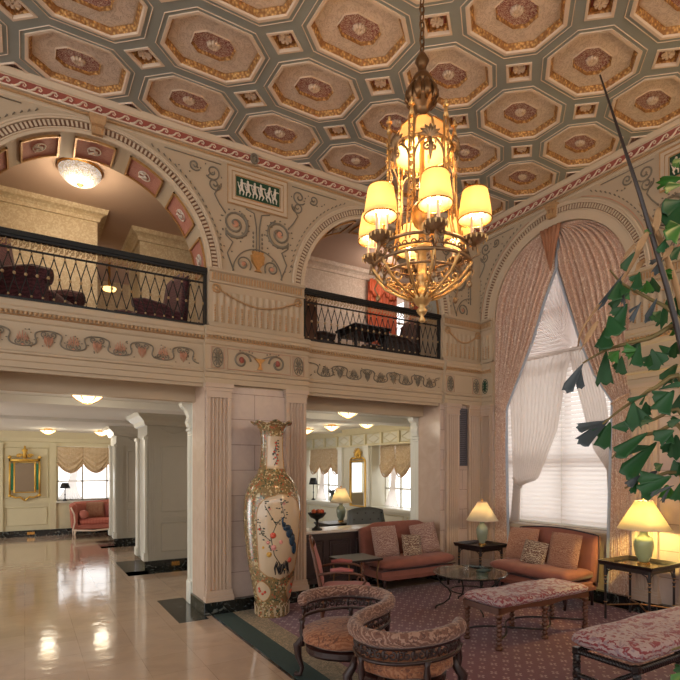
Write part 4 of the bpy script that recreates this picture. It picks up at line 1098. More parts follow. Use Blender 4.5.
pillow('cushion', 'small dark floral cushion in the middle of the settee by the counter', (4.86, 6.03, RZ+.62), (radians(-17), radians(4), radians(-6)), .33, .31, .11, M['cushionfloral'])
pillow('cushion', 'rose damask cushion leaning at the right end of the settee by the counter', (5.19, 6.13, RZ+.69), (radians(-15), radians(-6), radians(-6)), .46, .45, .17, M['cushion'])
pillow('cushion', 'rust damask cushion at the left end of the settee under the window', (5.98, 4.98, RZ+.69), (radians(-17), 0, -pi/2+radians(8)), .46, .45, .13, M['cushionrust'])
pillow('cushion', 'small floral cushion leaning forward in the middle of the settee under the window', (5.84, 4.66, RZ+.62), (radians(-20), radians(6), -pi/2+radians(12)), .33, .31, .11, M['cushionfloral'])
pillow('cushion', 'large rust damask cushion at the right end of the settee under the window', (5.96, 4.30, RZ+.675), (radians(-16), 0, -pi/2-radians(3)), .47, .47, .13, M['cushionrust'])

# ------------------------------------------------------------------ coffee table
th = thing('coffee_table', 'round glass coffee table on a scrolled wrought iron base', 'table', (4.77, 4.77, RZ))
m = MB(); m.lathe([(.455, .44), (.46, .445), (.46, .449), (.455, .454)], n=48); m.build('glass_top', M['tglass'], th, smooth=False, label='clear glass top')
m = MB()
for r, z, q in ((.43, .43, .009), (.24, .22, .008)): m.tube([(r*cos(k*pi/20), r*sin(k*pi/20), z) for k in range(40)], q, 6, closed=True)
m.build('ring', M['iron'], th)
for k in range(4):
    a = radians(155+90*k); m = MB(); pr_ = [(.40,.43),(.415,.39),(.37,.32),(.28,.25),(.245,.19),(.27,.12),(.34,.07),(.40,.05),(.435,.035),(.44,.006)]
    m.tube([(r*cos(a), r*sin(a), z) for r, z in pr_], .0095, 6); m.build('leg', M['iron'], th, smooth=True)
o = MB().lathe([(.028,0),(.034,.01),(.036,.075),(.031,.075),(.028,.015),(.0,.012)], n=16).build('glass_votive', M['glass'], smooth=True); o.location = (4.76, 4.83, RZ+.456); tag(o, 'small clear glass votive on the round glass table', 'glass')
m = MB(); m.bbox(-.09, .09, -.06, .06, 0, .012, .003); o = m.build('green_booklet', M['cgreen']); o.location = (4.95, 4.72, RZ+.456); o.rotation_euler = (0,0,.3); tag(o, 'dark green booklet lying flat on the round glass table', 'booklet')

# ------------------------------------------------------------------ benches
def spool(m, x, y, z0, z1, r=.02, n=6):
    pr_ = [(r*1.2, z0), (r*1.3, z0+.025), (r*.6, z0+.035)]; h = (z1-z0-.09)/n
    for i in range(n):
        z = z0+.04+h*i; pr_ += [(r*.55, z), (r*1.05, z+h*.3), (r*1.05, z+h*.6), (r*.55, z+h*.95)]
    pr_ += [(r*1.1, z1-.045), (r*1.25, z1-.03), (r*1.25, z1)]
    m.lathe(pr_, (x, y, 0), 10)
def bench_cushion(L, Wd, z0, z1, sag=.0):
    m = MB(); rings = []; N = 28
    for i in range(N+1):
        t = 2*i/N-1; x = L/2*t; q = max(0, 1-abs(t)**14)**.5; r = []
        for k in range(20):
            a = 2*pi*k/20; ca, sa = cos(a), sin(a)
            r.append((x, (Wd/2)*(abs(ca)**.4)*(1 if ca > 0 else -1)*(.90+.10*q), (z0+z1)/2+(z1-z0)/2*(abs(sa)**.6)*(1 if sa > 0 else -1)*(.35+.65*q) + .006*sin(x*9)*(sa > .2)))
        rings.append(r)
    m.loft(rings, caps=True); return m
th = thing('bench', 'long tapestry bench on spool turned walnut legs in front of the window settee', 'bench', (4.56, 3.72, RZ))
bench_cushion(1.42, .50, .385, .49).build('seat_cushion', M['tapestry'], th, smooth=True)
m = MB(); N = 40
for sy in (-1, 1):
    m.loft([[( -.69+1.38*i/N, sy*.235, .405), (-.69+1.38*i/N, sy*.21, .405), (-.69+1.38*i/N, sy*.21, .335+.03*abs(sin(2*pi*i/N))), (-.69+1.38*i/N, sy*.235, .335+.03*abs(sin(2*pi*i/N)))] for i in range(N+1)], caps=True)
for sx in (-1, 1): m.box(sx*.69-.0125, sx*.69+.0125, -.235, .235, .345, .405)
m.build('apron', M['walnut'], th)
for x in (-.67, 0, .67):
    for y in (-.21, .21): m = MB(); spool(m, x, y, 0, .345, .028); m.build('leg', M['walnut'], th, smooth=True)
m = MB()
for a, b in ((-.67, 0), (0, .67)):
    for s_ in (-1, 1): m.tube([(a+(b-a)*t, s_*.21*cos(pi*t)*(1 if abs(cos(pi*t)) > .0 else 1)*(1 if a < 0 else 1), .10+.018*sin(pi*t)) for t in [i/16 for i in range(17)]], .010, 6)
m.build('stretcher', M['darkwood'], th, smooth=True)
def twist(m, p0, p1, r=.012, turns=None):
    P0, P1 = Vector(p0), Vector(p1); L = (P1-P0).length; t_ = (P1-P0).normalized(); u = t_.cross(Vector((0,0,1)) if abs(t_.z) < .9 else Vector((1,0,0))).normalized(); w_ = t_.cross(u)
    turns = turns or L/.05; n = int(turns*8)
    for ph in (0, pi): m.tube([tuple(P0+t_*L*i/n+(u*cos(2*pi*turns*i/n+ph)+w_*sin(2*pi*turns*i/n+ph))*r*.75) for i in range(n+1)], r*.8, 5)
th = thing('bench', 'tapestry bench on black barley twist legs nearest the viewer at the right edge', 'bench', (4.26, 2.22, RZ))
bench_cushion(1.54, .52, .405, .535).build('seat_cushion', M['tapestry'], th, smooth=True)
m = MB()
for sy in (-1, 1): twist(m, (-.72, sy*.225, .375), (.72, sy*.225, .375), .016)
for sx in (-1, 1): twist(m, (sx*.72, -.225, .375), (sx*.72, .225, .375), .016)
m.build('seat_rail', M['darkwood'], th, smooth=True)
m = MB()
for sx in (-1, 1): twist(m, (sx*.72, -.225, .20), (sx*.72, .225, .20), .013)
twist(m, (-.72, 0, .20), (.72, 0, .20), .013); m.build('stretcher', M['darkwood'], th, smooth=True)
for x in (-.72, .72):
    for y in (-.225, .225): m = MB(); twist(m, (x, y, .05), (x, y, .38), .02); m.ball((x, y, .03), .03, 10); m.bbox(x-.022, x+.022, y-.022, y+.022, .18, .22, .004); m.bbox(x-.024, x+.024, y-.024, y+.024, .35, .405, .004); m.build('leg', M['darkwood'], th, smooth=False)

# ------------------------------------------------------------------ side tables and lamps
def tray_table(label, loc, s, h):
    th = thing('side_table', label, 'table', loc); q = s/2
    m = MB(); m.bbox(-q, q, -q, q, h-.035, h-.02, .004)
    for a in (-1, 1): m.loft([[(x, a*q, h-.02), (x, a*(q-.016), h-.02), (x, a*(q+.006), h+.02), (x, a*(q+.018), h+.02)] for x in (-q, q)], caps=True); m.loft([[(a*q, x, h-.02), (a*(q-.016), x, h-.02), (a*(q+.006), x, h+.02), (a*(q+.018), x, h+.02)] for x in (-q, q)], caps=True)
    m.build('tray_top', M['darkwood'], th)
    m = MB(); m.box(-q+.02, q-.02, -q+.02, q-.02, h-.02, h-.012); m.build('glass_inset', M['tglass'], th)
    m = MB(); 
    for a in (-1, 1): m.box(-q+.04, q-.04, a*(q-.05)-.008, a*(q-.05)+.008, h-.075, h-.035); m.box(a*(q-.05)-.008, a*(q-.05)+.008, -q+.04, q-.04, h-.075, h-.035)
    m.build('apron', M['darkwood'], th)
    for a in (-1, 1):
        for b in (-1, 1):
            m = MB(); x, y = a*(q-.05), b*(q-.05)
            m.lathe([(.013,0),(.015,.02),(.013,.05),(.013,h*.60),(.018,h*.62),(.011,h*.64),(.019,h*.68),(.011,h*.72),(.018,h*.76),(.015,h-.035)], (x, y, 0), 10); l = m.build('leg', M['darkwood'], th, smooth=False)
            m = MB()
            for zz in (h*.62, h*.70, h*.76, h*.3): m.lathe([(.0185, zz-.004), (.0185, zz+.004)], (x, y, 0), 10)
            m.build('gilt_ring', M['gold'], l)
            for dx_, dy_ in ((-a, 0), (0, -b)):
                m = MB(); m.tube([(x+dx_*.015, y+dy_*.015, h-.16), (x+dx_*.03, y+dy_*.03, h-.1), (x+dx_*.08, y+dy_*.08, h-.075)], .006, 5); m.build('bracket', M['darkwood'], l)
    m = MB(); m.tube([(-q+.05, -q+.05, .16), (0, 0, .19), (q-.05, q-.05, .16)], .009, 6); m.tube([(-q+.05, q-.05, .16), (0, 0, .19), (q-.05, -q+.05, .16)], .009, 6); m.build('cross_stretcher', M['bronze'], th)
    return th
tray_table('black tray topped side table in the corner between the two settees', (5.89, 5.68, RZ), .54, .60)
tray_table('black tray topped side table with the green lamp near the right edge', (6.03, 3.37, RZ), .60, .66)
def table_lamp(name, label, loc, sb, st, sh_, bh, br, mat, e=None, zs=None):
    th = thing(name, label, 'lamp', loc)
    m = MB(); m.lathe([(br*.62, .0), (br*.62, .02), (br*.5, .03)], n=20); m.build('brass_base', M['brass'], th)
    P_ = [(br*.5,.03),(br*.56,.06),(br*.8,bh*.25),(br*.98,bh*.5),(br,bh*.62),(br*.85,bh*.76),(br*.45,bh*.84),(br*.4,bh*.93),(br*.55,bh*.985),(br*.5,bh)]
    m = MB(); m.lathe(P_, n=28); m.build('vase_body', mat, th, smooth=True)
    z0 = zs if zs else bh+.005
    m = MB(); m.tube([(0,0,bh-.01), (0,0,z0+sh_+.03)], .006, 6); m.ball((0,0,z0+sh_+.035), .014, 8); m.build('harp', M['brass'], th)
    m = MB(); m.lathe([(sb, z0), (st, z0+sh_)], n=36, caps=False); m.build('lamp_shade', M['shade'], th, smooth=True, solid=.003)
    for r, z in ((sb, z0), (st, z0+sh_)): MB().tube([(r*cos(k*pi/16), r*sin(k*pi/16), z) for k in range(32)], .005, 5, closed=True).build('shade_trim', M['cream'], th)
    m = MB(); m.ball((0,0,z0+sh_*.45), (.03,.03,.045), 10); m.build('bulb', M['bulb'], th, smooth=True)
    return th
table_lamp('table_lamp', 'celadon table lamp on the corner side table between the settees', (5.91, 5.66, RZ+.589), .235, .07, .27, .37, .088, M['celadon'])
table_lamp('table_lamp', 'green vase table lamp with a wide cream shade, near the palm at right', (6.05, 3.33, RZ+.649), .275, .09, .315, .40, .105, M['celadongreen'])

# ------------------------------------------------------------------ open armchair and small table
th = thing('open_armchair', 'dusty pink open armchair with gilt brown frame beside the giant vase', 'armchair', (3.02, 4.90, RZ), radians(-31))
m = MB(); rings = []
for i in range(15):
    t = 2*i/14-1; y = .27*t; q = max(.0, 1-abs(t)**6)**.5; r = []
    for k in range(14):
        a = 2*pi*k/14; ca, sa = cos(a), sin(a); r.append((.02+.27*(abs(ca)**.5)*(1 if ca > 0 else -1)*(.93+.07*q), y, .41+.055*(abs(sa)**.7)*(1 if sa > 0 else -1)*(.4+.6*q)))
    rings.append(r)
m.loft(rings, caps=True); m.build('seat', M['pinkvelvet'], th, smooth=True)
m = MB(); m.grid(lambda u, v: (-.24-.10*v+.025*sin(pi*u)*sin(pi*v), (u-.5)*.42*(1-.12*v), .48+.42*v), 8, 8); m.grid(lambda u, v: (-.28-.10*v, (u-.5)*.42*(1-.12*v), .48+.42*v), 8, 8); m.build('back_pad', M['pinkvelvet'], th, smooth=True)
m = MB()
bp = [(-.24, -.23, .38), (-.27, -.235, .5), (-.33, -.225, .78), (-.36, -.20, .91), (-.375, -.1, .955), (-.38, 0, .975), (-.375, .1, .955), (-.36, .20, .91), (-.33, .225, .78), (-.27, .235, .5), (-.24, .23, .38)]
m.tube(bp, [.018,.018,.016,.018,.018,.026,.018,.018,.016,.018,.018], 8); m.tube([(-.265, -.22, .46), (-.265, .22, .46)], .016, 6); m.ball((-.385, 0, .995), (.018,.05,.022), 8)
m.build('back_frame', M['walnut'], th, smooth=True)
m = MB(); m.tube([(.27, -.25, .355), (.29, 0, .35), (.27, .25, .355), (-.24, .23, .355), (-.24, -.23, .355)], .022, 6, closed=True); m.build('seat_rail', M['walnut'], th, smooth=True)
for h in (-1, 1):
    m = MB(); m.tube([(-.29, h*.235, .62), (-.1, h*.27, .655), (.1, h*.28, .64), (.19, h*.28, .61)], .014, 6); m.tube([(.18, h*.28, .61), (.21, h*.275, .56), (.14, h*.27, .47), (.17, h*.26, .38)], [.016,.014,.013,.016], 6); am = m.build('arm', M['walnut'], th, smooth=True)
    m = MB(); m.tube([(-.16, h*.262, .672), (-.05, h*.274, .683), (.08, h*.282, .672)], [.018,.025,.018], 8); m.build('arm_pad', M['pinkvelvet'], am, smooth=True)
for x, y in ((.25, -.24), (.25, .24), (-.24, -.22), (-.24, .22)):
    s_ = 1 if x > 0 else -1
    m = MB(); m.tube([(x, y, .36), (x+.02*s_, y*1.05, .26), (x+.0, y, .12), (x+.03*s_, y*1.04, .015)], [.026,.028,.015,.02], 8); m.build('leg', M['walnut'], th, smooth=True)

th = thing('occasional_table', 'small dark topped table between the pink armchair and the settee', 'table', (3.64, 5.66, RZ))
m = MB(); m.bbox(-.27, .27, -.24, .24, .575, .605, .008); m.build('tabletop', M['darkwood'], th)
for a in (-.23, .23):
    for b in (-.2, .2): m = MB(); m.tube([(a, b, .575), (a*.9, b*.9, .4), (a*1.0, b*1.0, .15), (a*1.06, b*1.06, .003)], [.014,.009,.009,.012], 6); m.build('leg', M['bronze'], th, smooth=True)

# ------------------------------------------------------------------ S shaped conversation chair
th = thing('conversation_chair', 'carved S shaped conversation chair with padded tapestry rail and two seats', 'chair', (2.28, 3.30, 0))
path = [(1.96,3.86),(2.05,3.97),(2.20,4.03),(2.36,4.03),(2.51,3.98),(2.62,3.87),(2.66,3.72),(2.62,3.56),(2.52,3.43),(2.37,3.33),(2.22,3.27),(2.07,3.18),(1.96,3.06),(1.91,2.92),(1.93,2.79),(2.02,2.68),(2.15,2.62),(2.30,2.60),(2.44,2.62),(2.56,2.67),(2.65,2.76)]
def cr(pts, n=6):
    P = [Vector(p) for p in pts]; P = [P[0]*2-P[1]]+P+[P[-1]*2-P[-2]]; out = []
    for i in range(1, len(P)-2):
        for k in range(n):
            t = k/n; a, b, c, d = P[i-1:i+3]
            out.append(.5*((2*b)+(c-a)*t+(2*a-5*b+4*c-d)*t*t+(3*b-a-3*c+d)*t**3))
    return out+[P[-2]]
cp_ = cr([(x, y, 0) for x, y in path]); L_ = len(cp_)
ZR = .645
m = W(); m.tube([(p.x, p.y, ZR) for p in cp_], [.052 if 2 < i < L_-3 else .04 for i in range(L_)], 12); m.build('padded_rail', M['olivetap'], th, smooth=True, label='rolled tapestry top rail')
m = W()
for z, r in ((ZR-.055, .016), (ZR-.155, .013)): m.tube([(p.x, p.y, z) for p in cp_], r, 6)
i = 3; fl_ = 1
while i < L_-4:
    a, b = cp_[i], cp_[min(L_-1, i+3)]; t_ = (b-a).normalized(); c = (a+b)/2
    for h in (-1, 1): m.tube([(c.x+t_.x*(h*.022+x), c.y+t_.y*(h*.022+x), ZR-.105+z) for x, z in spiral(0, 0, .03, 1.2, h*fl_, pi/2, 12)], .0085, 5)
    m.ball((a.x, a.y, ZR-.105), (.012,.012,.035), 6, m=4)
    i += 4; fl_ = -fl_
m.build('carved_frieze', M['mahogany'], th, smooth=True, label='pierced dark carved scrollwork')
for f in (0, .2, .34, .5, .66, .83, 1.0):
    p = cp_[int(f*(L_-1))]
    m = W(); m.tube([(p.x, p.y, ZR-.15), (p.x, p.y, ZR-.19), (p.x, p.y, ZR-.25), (p.x, p.y, ZR-.31), (p.x, p.y, .28)], [.03,.017,.026,.016,.026], 8); m.build('baluster', M['mahogany'], th, smooth=True)
for (cx, cy, op, lab) in ((2.24, 3.66, radians(200), 1), (2.32, 2.98, radians(20), 2)):
    m = W(); m.lathe([(.30,.26),(.315,.28),(.315,.32),(.29,.33)], (cx, cy, 0), 28, fn=lambda a, z: 1+.03*cos(4*a)); sf_ = m.build('seat_frame', M['mahogany'], th, smooth=False)
    m = W(); m.lathe([(.05,.33),(.28,.335),(.325,.37),(.32,.42),(.26,.455),(.14,.465),(.01,.45)], (cx, cy, 0), 40, fn=lambda a, z: 1+.09*abs(cos(4*a))*(1 if z > .35 else 0)); m.build('seat_cushion', M['seattap'], th, smooth=True)
for x, y, ox, oy in ((1.98, 3.86, -.5, .85), (2.62, 3.85, .7, .7), (2.53, 3.42, .8, -.3), (2.02, 3.14, -.8, .3), (1.96, 2.74, -.7, -.7), (2.62, 2.78, .7, -.6)):
    m = W(); m.tube([(x, y, .40), (x+ox*.02, y+oy*.02, .33), (x+ox*.07, y+oy*.07, .27), (x+ox*.06, y+oy*.06, .18), (x+ox*.02, y+oy*.02, .09), (x+ox*.04, y+oy*.04, .03), (x+ox*.09, y+oy*.09, .028)], [.022,.03,.038,.028,.018,.016,.024], 8)
    m.build('leg', M['mahogany'], th, smooth=True, label='dark cabriole leg')
th.location.z = RZ

# ------------------------------------------------------------------ counter and what stands on it
th = thing('counter', 'dark panelled counter with a pale marble top filling the right opening', 'counter', (4.38, 6.72, 0))
m = MB(); m.box(-1.155, 1.14, -.19, .19, .12, .83); m.build('body', M['counterwood'], th)
m = MB(); m.box(-1.155, 1.14, -.17, .17, 0, .12); m.build('plinth', M['blackmarble'], th)
m = MB()
for k in range(5):
    a = -1.13+.455*k; m.tube([(a+.05, -.193, .2), (a+.40, -.193, .2), (a+.40, -.193, .72), (a+.05, -.193, .72)], .014, 4, closed=True); m.bbox(a+.1, a+.35, -.2, -.185, .26, .66, .005)
m.build('raised_panels', M['counterwood'], th)
m = MB(); m.bbox(-1.155, 1.14, -.22, .25, .83, .87, .008); m.build('marble_top', M['marbletop'], th, label='pale polished marble top')
th = thing('fruit_bowl', 'black pedestal bowl on the counter above the pink armchair', 'bowl', (3.62, 6.66, .87))
m = MB(); m.lathe([(.075,0),(.08,.015),(.05,.03),(.02,.06),(.03,.09),(.017,.12),(.03,.15),(.09,.18),(.13,.23),(.135,.25),(.12,.245),(.08,.2),(.0,.18)], n=28); m.build('pedestal_bowl', M['iron'], th, smooth=True)
for k, (x, y, c) in enumerate(((-.05,.0,'orange'), (.04,.03,'redband'), (.02,-.05,'orange'), (-.02,.06,'yellowg'), (.07,-.02,'coral'))):
    o = MB().ball((0,0,0), .036, 12, m=8).build('fruit', M[c], smooth=True); o.location = (3.62+x, 6.66+y, .87+.262)
    tag(o, ['orange fruit at the left of the black pedestal bowl', 'dark red fruit at the back of the black pedestal bowl', 'orange fruit at the front of the black pedestal bowl', 'yellow fruit at the back left of the black pedestal bowl', 'coral fruit at the right of the black pedestal bowl'][k], 'fruit', 'fruit in the pedestal bowl')

# ------------------------------------------------------------------ hall furniture seen through the openings
th = thing('writing_desk', 'dark writing desk carrying the celadon lamp in the hall', 'desk', (5.1, 8.5, 0))
m = MB(); m.bbox(-.4, .45, -.28, .28, .71, .75, .008); m.box(-.36, .41, -.24, .24, .6, .71); m.build('desk_top', M['darkwood'], th)
for a in (-.33, .38):
    for b in (-.21, .21): m = MB(); m.tube([(a, b, .62), (a, b, 0)], [.028,.016], 8); m.build('leg', M['darkwood'], th)
table_lamp('table_lamp', 'pale table lamp standing on the dark desk in the hall', (5.14, 8.5, .75), .205, .085, .27, .36, .09, M['celadon'])
th = club_chair('tufted_chair', 'grey button tufted leather armchair behind the settee by the counter', (5.28, 7.55, 0), radians(-100), M['leather'], .98)
m = MB()
for r_ in range(4):
    for c in range(4): m.ball((-.27-.09*r_*.4, -.24+.16*c+.08*(r_ % 2)-.03, .62+.11*r_), .014, 6, m=4)
m.build('tufting_buttons', M['piping'], th)
def dark_lamp(label, loc, h):
    th = thing('candlestick_lamp', label, 'lamp', loc)
    m = MB(); m.lathe([(.06,0),(.05,.02),(.015,.05),(.012,h*.3),(.022,h*.34),(.01,h*.4),(.01,h*.72)], n=12); m.build('stem', M['iron'], th, smooth=True)
    m = MB(); m.lathe([(.13,h*.7),(.08,h)], n=20, caps=False); m.build('lamp_shade', M['iron'], th, smooth=True, solid=.003)
dark_lamp('black shaded lamp on the sill of the far window beside the coral sofa', (.92, 15.77, .9), .48)
dark_lamp('black lamp on the sill at the left edge of the right opening', (6.98, 13.05, .88), .62)
th = thing('flower_vase', 'small vase of grey green leaves on the hall window sill', 'plant', (7.02, 12.05, .88))
m = MB(); m.lathe([(.06,0),(.09,.06),(.08,.12),(.05,.16),(.06,.19)], n=16); m.build('vase', M['celadon'], th, smooth=True)
m = MB()
for k in range(26):
    a = random.random()*6.28; r = random.uniform(.05, .2); z = random.uniform(.22, .42)
    m.tube([(0,0,.15), (r*.4*cos(a), r*.4*sin(a), z*.8), (r*cos(a), r*sin(a), z)], [.006,.022,.004], 5, flat=.4)
m.build('foliage', M['leafgrey'], th, smooth=True)
th = thing('gilt_mirror', 'tall gilt mirror with carved crest between the hall windows', 'mirror', (RX-.02, 10.54, 1.4))
m = MB(); m.box(-.03, 0, -.29, .29, -.5, .5); m.build('glass', M['mirror'], th)
m = MB(); m.tube([(-.03, -.33, -.54), (-.03, .33, -.54), (-.03, .33, .54), (-.03, -.33, .54)], .038, 6, closed=True)
for h in (-1, 1):
    m.tube([(-.04, h*(.05+a), .66+b) for a, b in spiral(0, 0, .09, 1.3, h)], .022, 6); m.tube([(-.04, h*.33, .56), (-.05, h*.22, .62), (-.04, h*.1, .6)], .025, 6)
for k in range(7): a = radians(30+20*k); m.tube([(-.04, 0, .66), (-.05, .2*cos(a), .66+.2*sin(a))], [.03,.012], 6)
m.build('gilt_frame', M['gilt'], th, smooth=True)
th = thing('gilt_mirror', 'gilt framed mirror with green inlaid sides on the far left wall', 'mirror', (.0, RY-.04, 1.53))
m = MB(); m.box(-.21, .21, -.02, .02, -.36, .36); m.build('glass', M['mirror'], th)
m = MB(); m.tube([(-.23, -.03, -.38), (.23, -.03, -.38), (.23, -.03, .40), (-.23, -.03, .40)], .026, 6, closed=True)
for h in (-1, 1):
    m.box(h*.33-.02, h*.33+.02, -.05, .01, -.44, .48); m.ball((h*.33, -.04, .52), .045, 8); m.ball((h*.33, -.04, -.46), .04, 8)
    m.tube([(h*(.12+a), -.04, .56+b*.7) for a, b in spiral(0, 0, .07, 1.3, h)], .02, 6)
    m.tube([(h*.34, -.03, -.44), (h*.2, -.03, -.52), (h*.1, -.03, -.5), (0, -.03, -.6)], .024, 6)
m.box(-.35, .35, -.05, .01, .42, .48); m.tube([(0, -.04, .5), (0, -.04, .82)], [.05,.02], 8); m.ball((0, -.04, .70), (.07,.03,.05), 8)
m.build('gilt_frame', M['gilt'], th, smooth=True)
for h in (-1, 1): m = MB(); m.box(h*.28-.022, h*.28+.022, -.045, -.02, -.32, .36); m.build('green_inlay', M['emerald'], th)

th = thing('coral_sofa', 'coral striped sofa with scrolled arm under the far window', 'sofa', (2.02, 15.16, 0))
m = MB(); m.bbox(-.9, .95, -.36, .3, .2, .33, .03); m.build('seat_base', M['pinksofa'], th)
m = MB(); m.bbox(-.82, .9, -.38, .25, .33, .47, .04); m.build('seat_cushion', M['stripe'], th)
m = MB(); m.loft([[(x, .24, .3), (x, .2, .86-.05*abs(x)), (x, .28, .93-.05*abs(x)), (x, .38, .88-.05*abs(x)), (x, .36, .25)] for x in [-.92+.1*i for i in range(20)]], caps=True); m.build('backrest', M['pinksofa'], th, smooth=True)
m = MB(); m.tube([(-.93, .3, .78), (-.96, 0, .80), (-.97, -.30, .80), (-.95, -.38, .78)], [.07,.085,.085,.06], 10); m.loft([[(-.98, y, .22), (-.86, y, .22), (-.88, y, .78), (-1.02, y, .78)] for y in (-.36, .3)], caps=True); m.build('arm', M['pinksofa'], th, smooth=False)
m = MB(); m.tube([(-.98, -.39, .2), (-.5, -.40, .17), (0, -.40, .2), (.5, -.40, .17), (.95, -.39, .2)], .022, 6); m.tube([(-.98, -.39, .2), (-.94, -.4, .4), (-.95, -.4, .6), (-1.03, -.4, .78)], .018, 6); m.build('carved_frame', M['cream'], th, smooth=True)
for x in (-.92, 0, .9):
    for y in (-.36, .26): m = MB(); m.tube([(x, y, .22), (x-.02, y-.02, .1), (x-.01, y-.0, 0)], [.035,.018,.022], 8); m.build('leg', M['cream'], th, smooth=True)
o = MB().lathe([(.02,-.17),(.10,-.165),(.11,-.1),(.11,.1),(.10,.165),(.02,.17)], n=18).build('bolster', M['pinksofa'], smooth=True); o.location = (1.30, 14.93, .585); o.rotation_euler = (pi/2, 0, 0); tag(o, 'round coral bolster at the left end of the coral sofa', 'cushion')
pillow('cushion', 'red patterned square cushion on the coral sofa beside the bolster', (1.60, 15.27, .68), (radians(-15),0,0), .42, .40, .14, M['cushionrust'])
pillow('cushion', 'plain pinkish oblong cushion on the coral sofa near the pillar', (2.1, 15.27, .65), (radians(-15),0,0), .5, .33, .14, M['pinkvelvet'])
# ------------------------------------------------------------------ giant porcelain floor vase
VX, VY = 2.54, 5.80
th = thing('floor_vase', 'giant gilt and green porcelain floor vase painted with a peacock', 'vase', (VX, VY, RZ))
VP = [(.195,0),(.205,.03),(.20,.10),(.21,.20),(.25,.41),(.285,.60),(.312,.79),(.333,1.0),(.342,1.20),(.332,1.38),(.30,1.50),(.25,1.60),(.185,1.68),(.152,1.76),(.142,1.86),(.135,2.0),(.136,2.12),(.15,2.20),(.185,2.25)]
def vr(z):
    for (r0, z0), (r1, z1) in zip(VP, VP[1:]):
        if z0 <= z <= z1: return r0+(r1-r0)*(z-z0)/(z1-z0)
    return VP[-1][0]
m = MB(); m.lathe(VP, n=64, caps=False); m.build('body', M['vase'], th, smooth=True, label='body covered in green and gold brocade')
m = MB(); m.lathe([(.184,2.248),(.215,2.272),(.245,2.28),(.24,2.292),(.205,2.285),(.17,2.25),(.13,2.15),(.12,1.9)], n=72, fn=lambda a, z: 1+(.055*cos(7*a) if z > 2.26 else 0), caps=False)
m.v = [(x, y, z+(.018*cos(7*atan2(y, x)) if z > 2.26 else 0)) for x, y, z in m.v]; m.build('scalloped_rim', M['vase'], th, smooth=True, label='flaring scalloped rim')
PH0 = atan2(-VY, -VX)
def vs_(deg, z, lift=.003):
    a = PH0+radians(deg); r = vr(z)+lift; return (r*cos(a), r*sin(a), z)
def patch(name, mat, c, hw, z0, z1, shape, lift=.003, parent=th):
    m = MB(); N = 24
    def f(u, v):
        z = z0+(z1-z0)*v; w_ = shape(v); return vs_(c+hw*w_*(2*u-1), z, lift)
    m.grid(f, 16, N); return m.build(name, mat, parent, smooth=True)
def outline(parent, c, hw, z0, z1, shape, r=.005, mat=None):
    m = MB(); pts = [vs_(c-hw*shape(i/24), z0+(z1-z0)*i/24, .004) for i in range(25)]+[vs_(c+hw*shape(1-i/24), z1-(z1-z0)*i/24, .004) for i in range(25)]
    m.tube(pts, r, 5, closed=True); m.build('gilt_outline', mat or M['gold'], parent, smooth=True)
arch_s = lambda v: (min(1, (v/.12)**.5) if v < .12 else (1 if v < .72 else max(.02, (1-((v-.72)/.28)**2.6))**.5))
rect_s = lambda v: 1
oval_s = lambda v: max(.02, sin(pi*v))**.6
c1 = patch('peacock_panel', M['porc'], 19, 50, .46, 1.45, arch_s); outline(c1, 19, 50, .46, 1.45, arch_s)
c2 = patch('neck_panel', M['porc'], 18, 42, 1.74, 2.12, rect_s); outline(c2, 18, 42, 1.74, 2.12, rect_s)
for c, a, b in ((-28, .20, .44), (68, .20, .46)): q = patch('lower_medallion', M['porc'], c, 24, a, b, oval_s); outline(q, c, 24, a, b, oval_s)
def vb(m, deg, z, rs, rz, lift=.008, rd=.008):
    p = Vector(vs_(deg, z, lift)); n = 10
    a = PH0+radians(deg); t_ = Vector((-sin(a), cos(a), 0)); nn = Vector((cos(a), sin(a), 0)); vv = []
    m.loft([[tuple(p + t_*rs*sin(b)*cos(2*pi*k/n) + Vector((0,0,1))*rz*sin(b)*sin(2*pi*k/n) - nn*rd*cos(b)) for k in range(n)] for b in (.05, .8, 1.57, 2.4, 3.09)], caps=True)
m = MB(); random.seed(3)
m.tube([vs_(d, z, .006) for d, z in ((22,.62),(5,.75),(-2,.95),(8,1.1),(-4,1.22),(-14,1.32))], .005, 5); m.tube([vs_(d, z, .006) for d, z in ((8,1.1),(24,1.2),(18,1.33),(26,1.38))], .004, 5); m.tube([vs_(d, z, .006) for d, z in ((-3,.92),(-20,1.0),(-24,1.1))], .004, 5)
for k in range(60):
    d, z = random.choice(((-14,1.32),(-4,1.22),(8,1.15),(22,1.22),(18,1.33),(26,1.38),(-20,1.02),(-24,1.12),(2,.8),(-8,.9))); vb(m, d+random.uniform(-9, 9), z+random.uniform(-.05, .05), .012, .007)
m.build('blossom_branches', M['inkline'], c1, smooth=True)
for nm, mat, L in (('coral_flowers', 'coral', ((2,.98,.045),(42,.68,.04),(-24,1.05,.02))), ('rose_flowers', 'rose', ((3,.84,.042),(18,.90,.03),(-8,.90,.028),(24,1.34,.02),(-4,1.28,.018))), ('yellow_flowers', 'yellowg', ((-6,.76,.04),(30,.58,.02),(-18,.84,.02)))):
    m = MB()
    for d, z, r in L:
        r *= .8; vb(m, d, z, r*.6, r*.6, .012)
        for k in range(7): vb(m, d+cos(k*.9)*r*95, z+sin(k*.9)*r*.6, r*.45, r*.42, .007)
    m.build(nm, M[mat], c1, smooth=True)
m = MB()
vb(m, 30, 1.06, .055, .04, .008); vb(m, 36, 1.0, .05, .06); vb(m, 44, .92, .05, .08); vb(m, 52, .82, .045, .08); vb(m, 24, 1.1, .022, .03); m.tube([vs_(d, z, .01) for d, z in ((23,1.08),(20,1.14),(21,1.18),(16,1.18))], [.02,.012,.012,.003], 6)
m.build('peacock', M['cobalt'], c1, smooth=True, label='painted blue peacock')
m = MB()
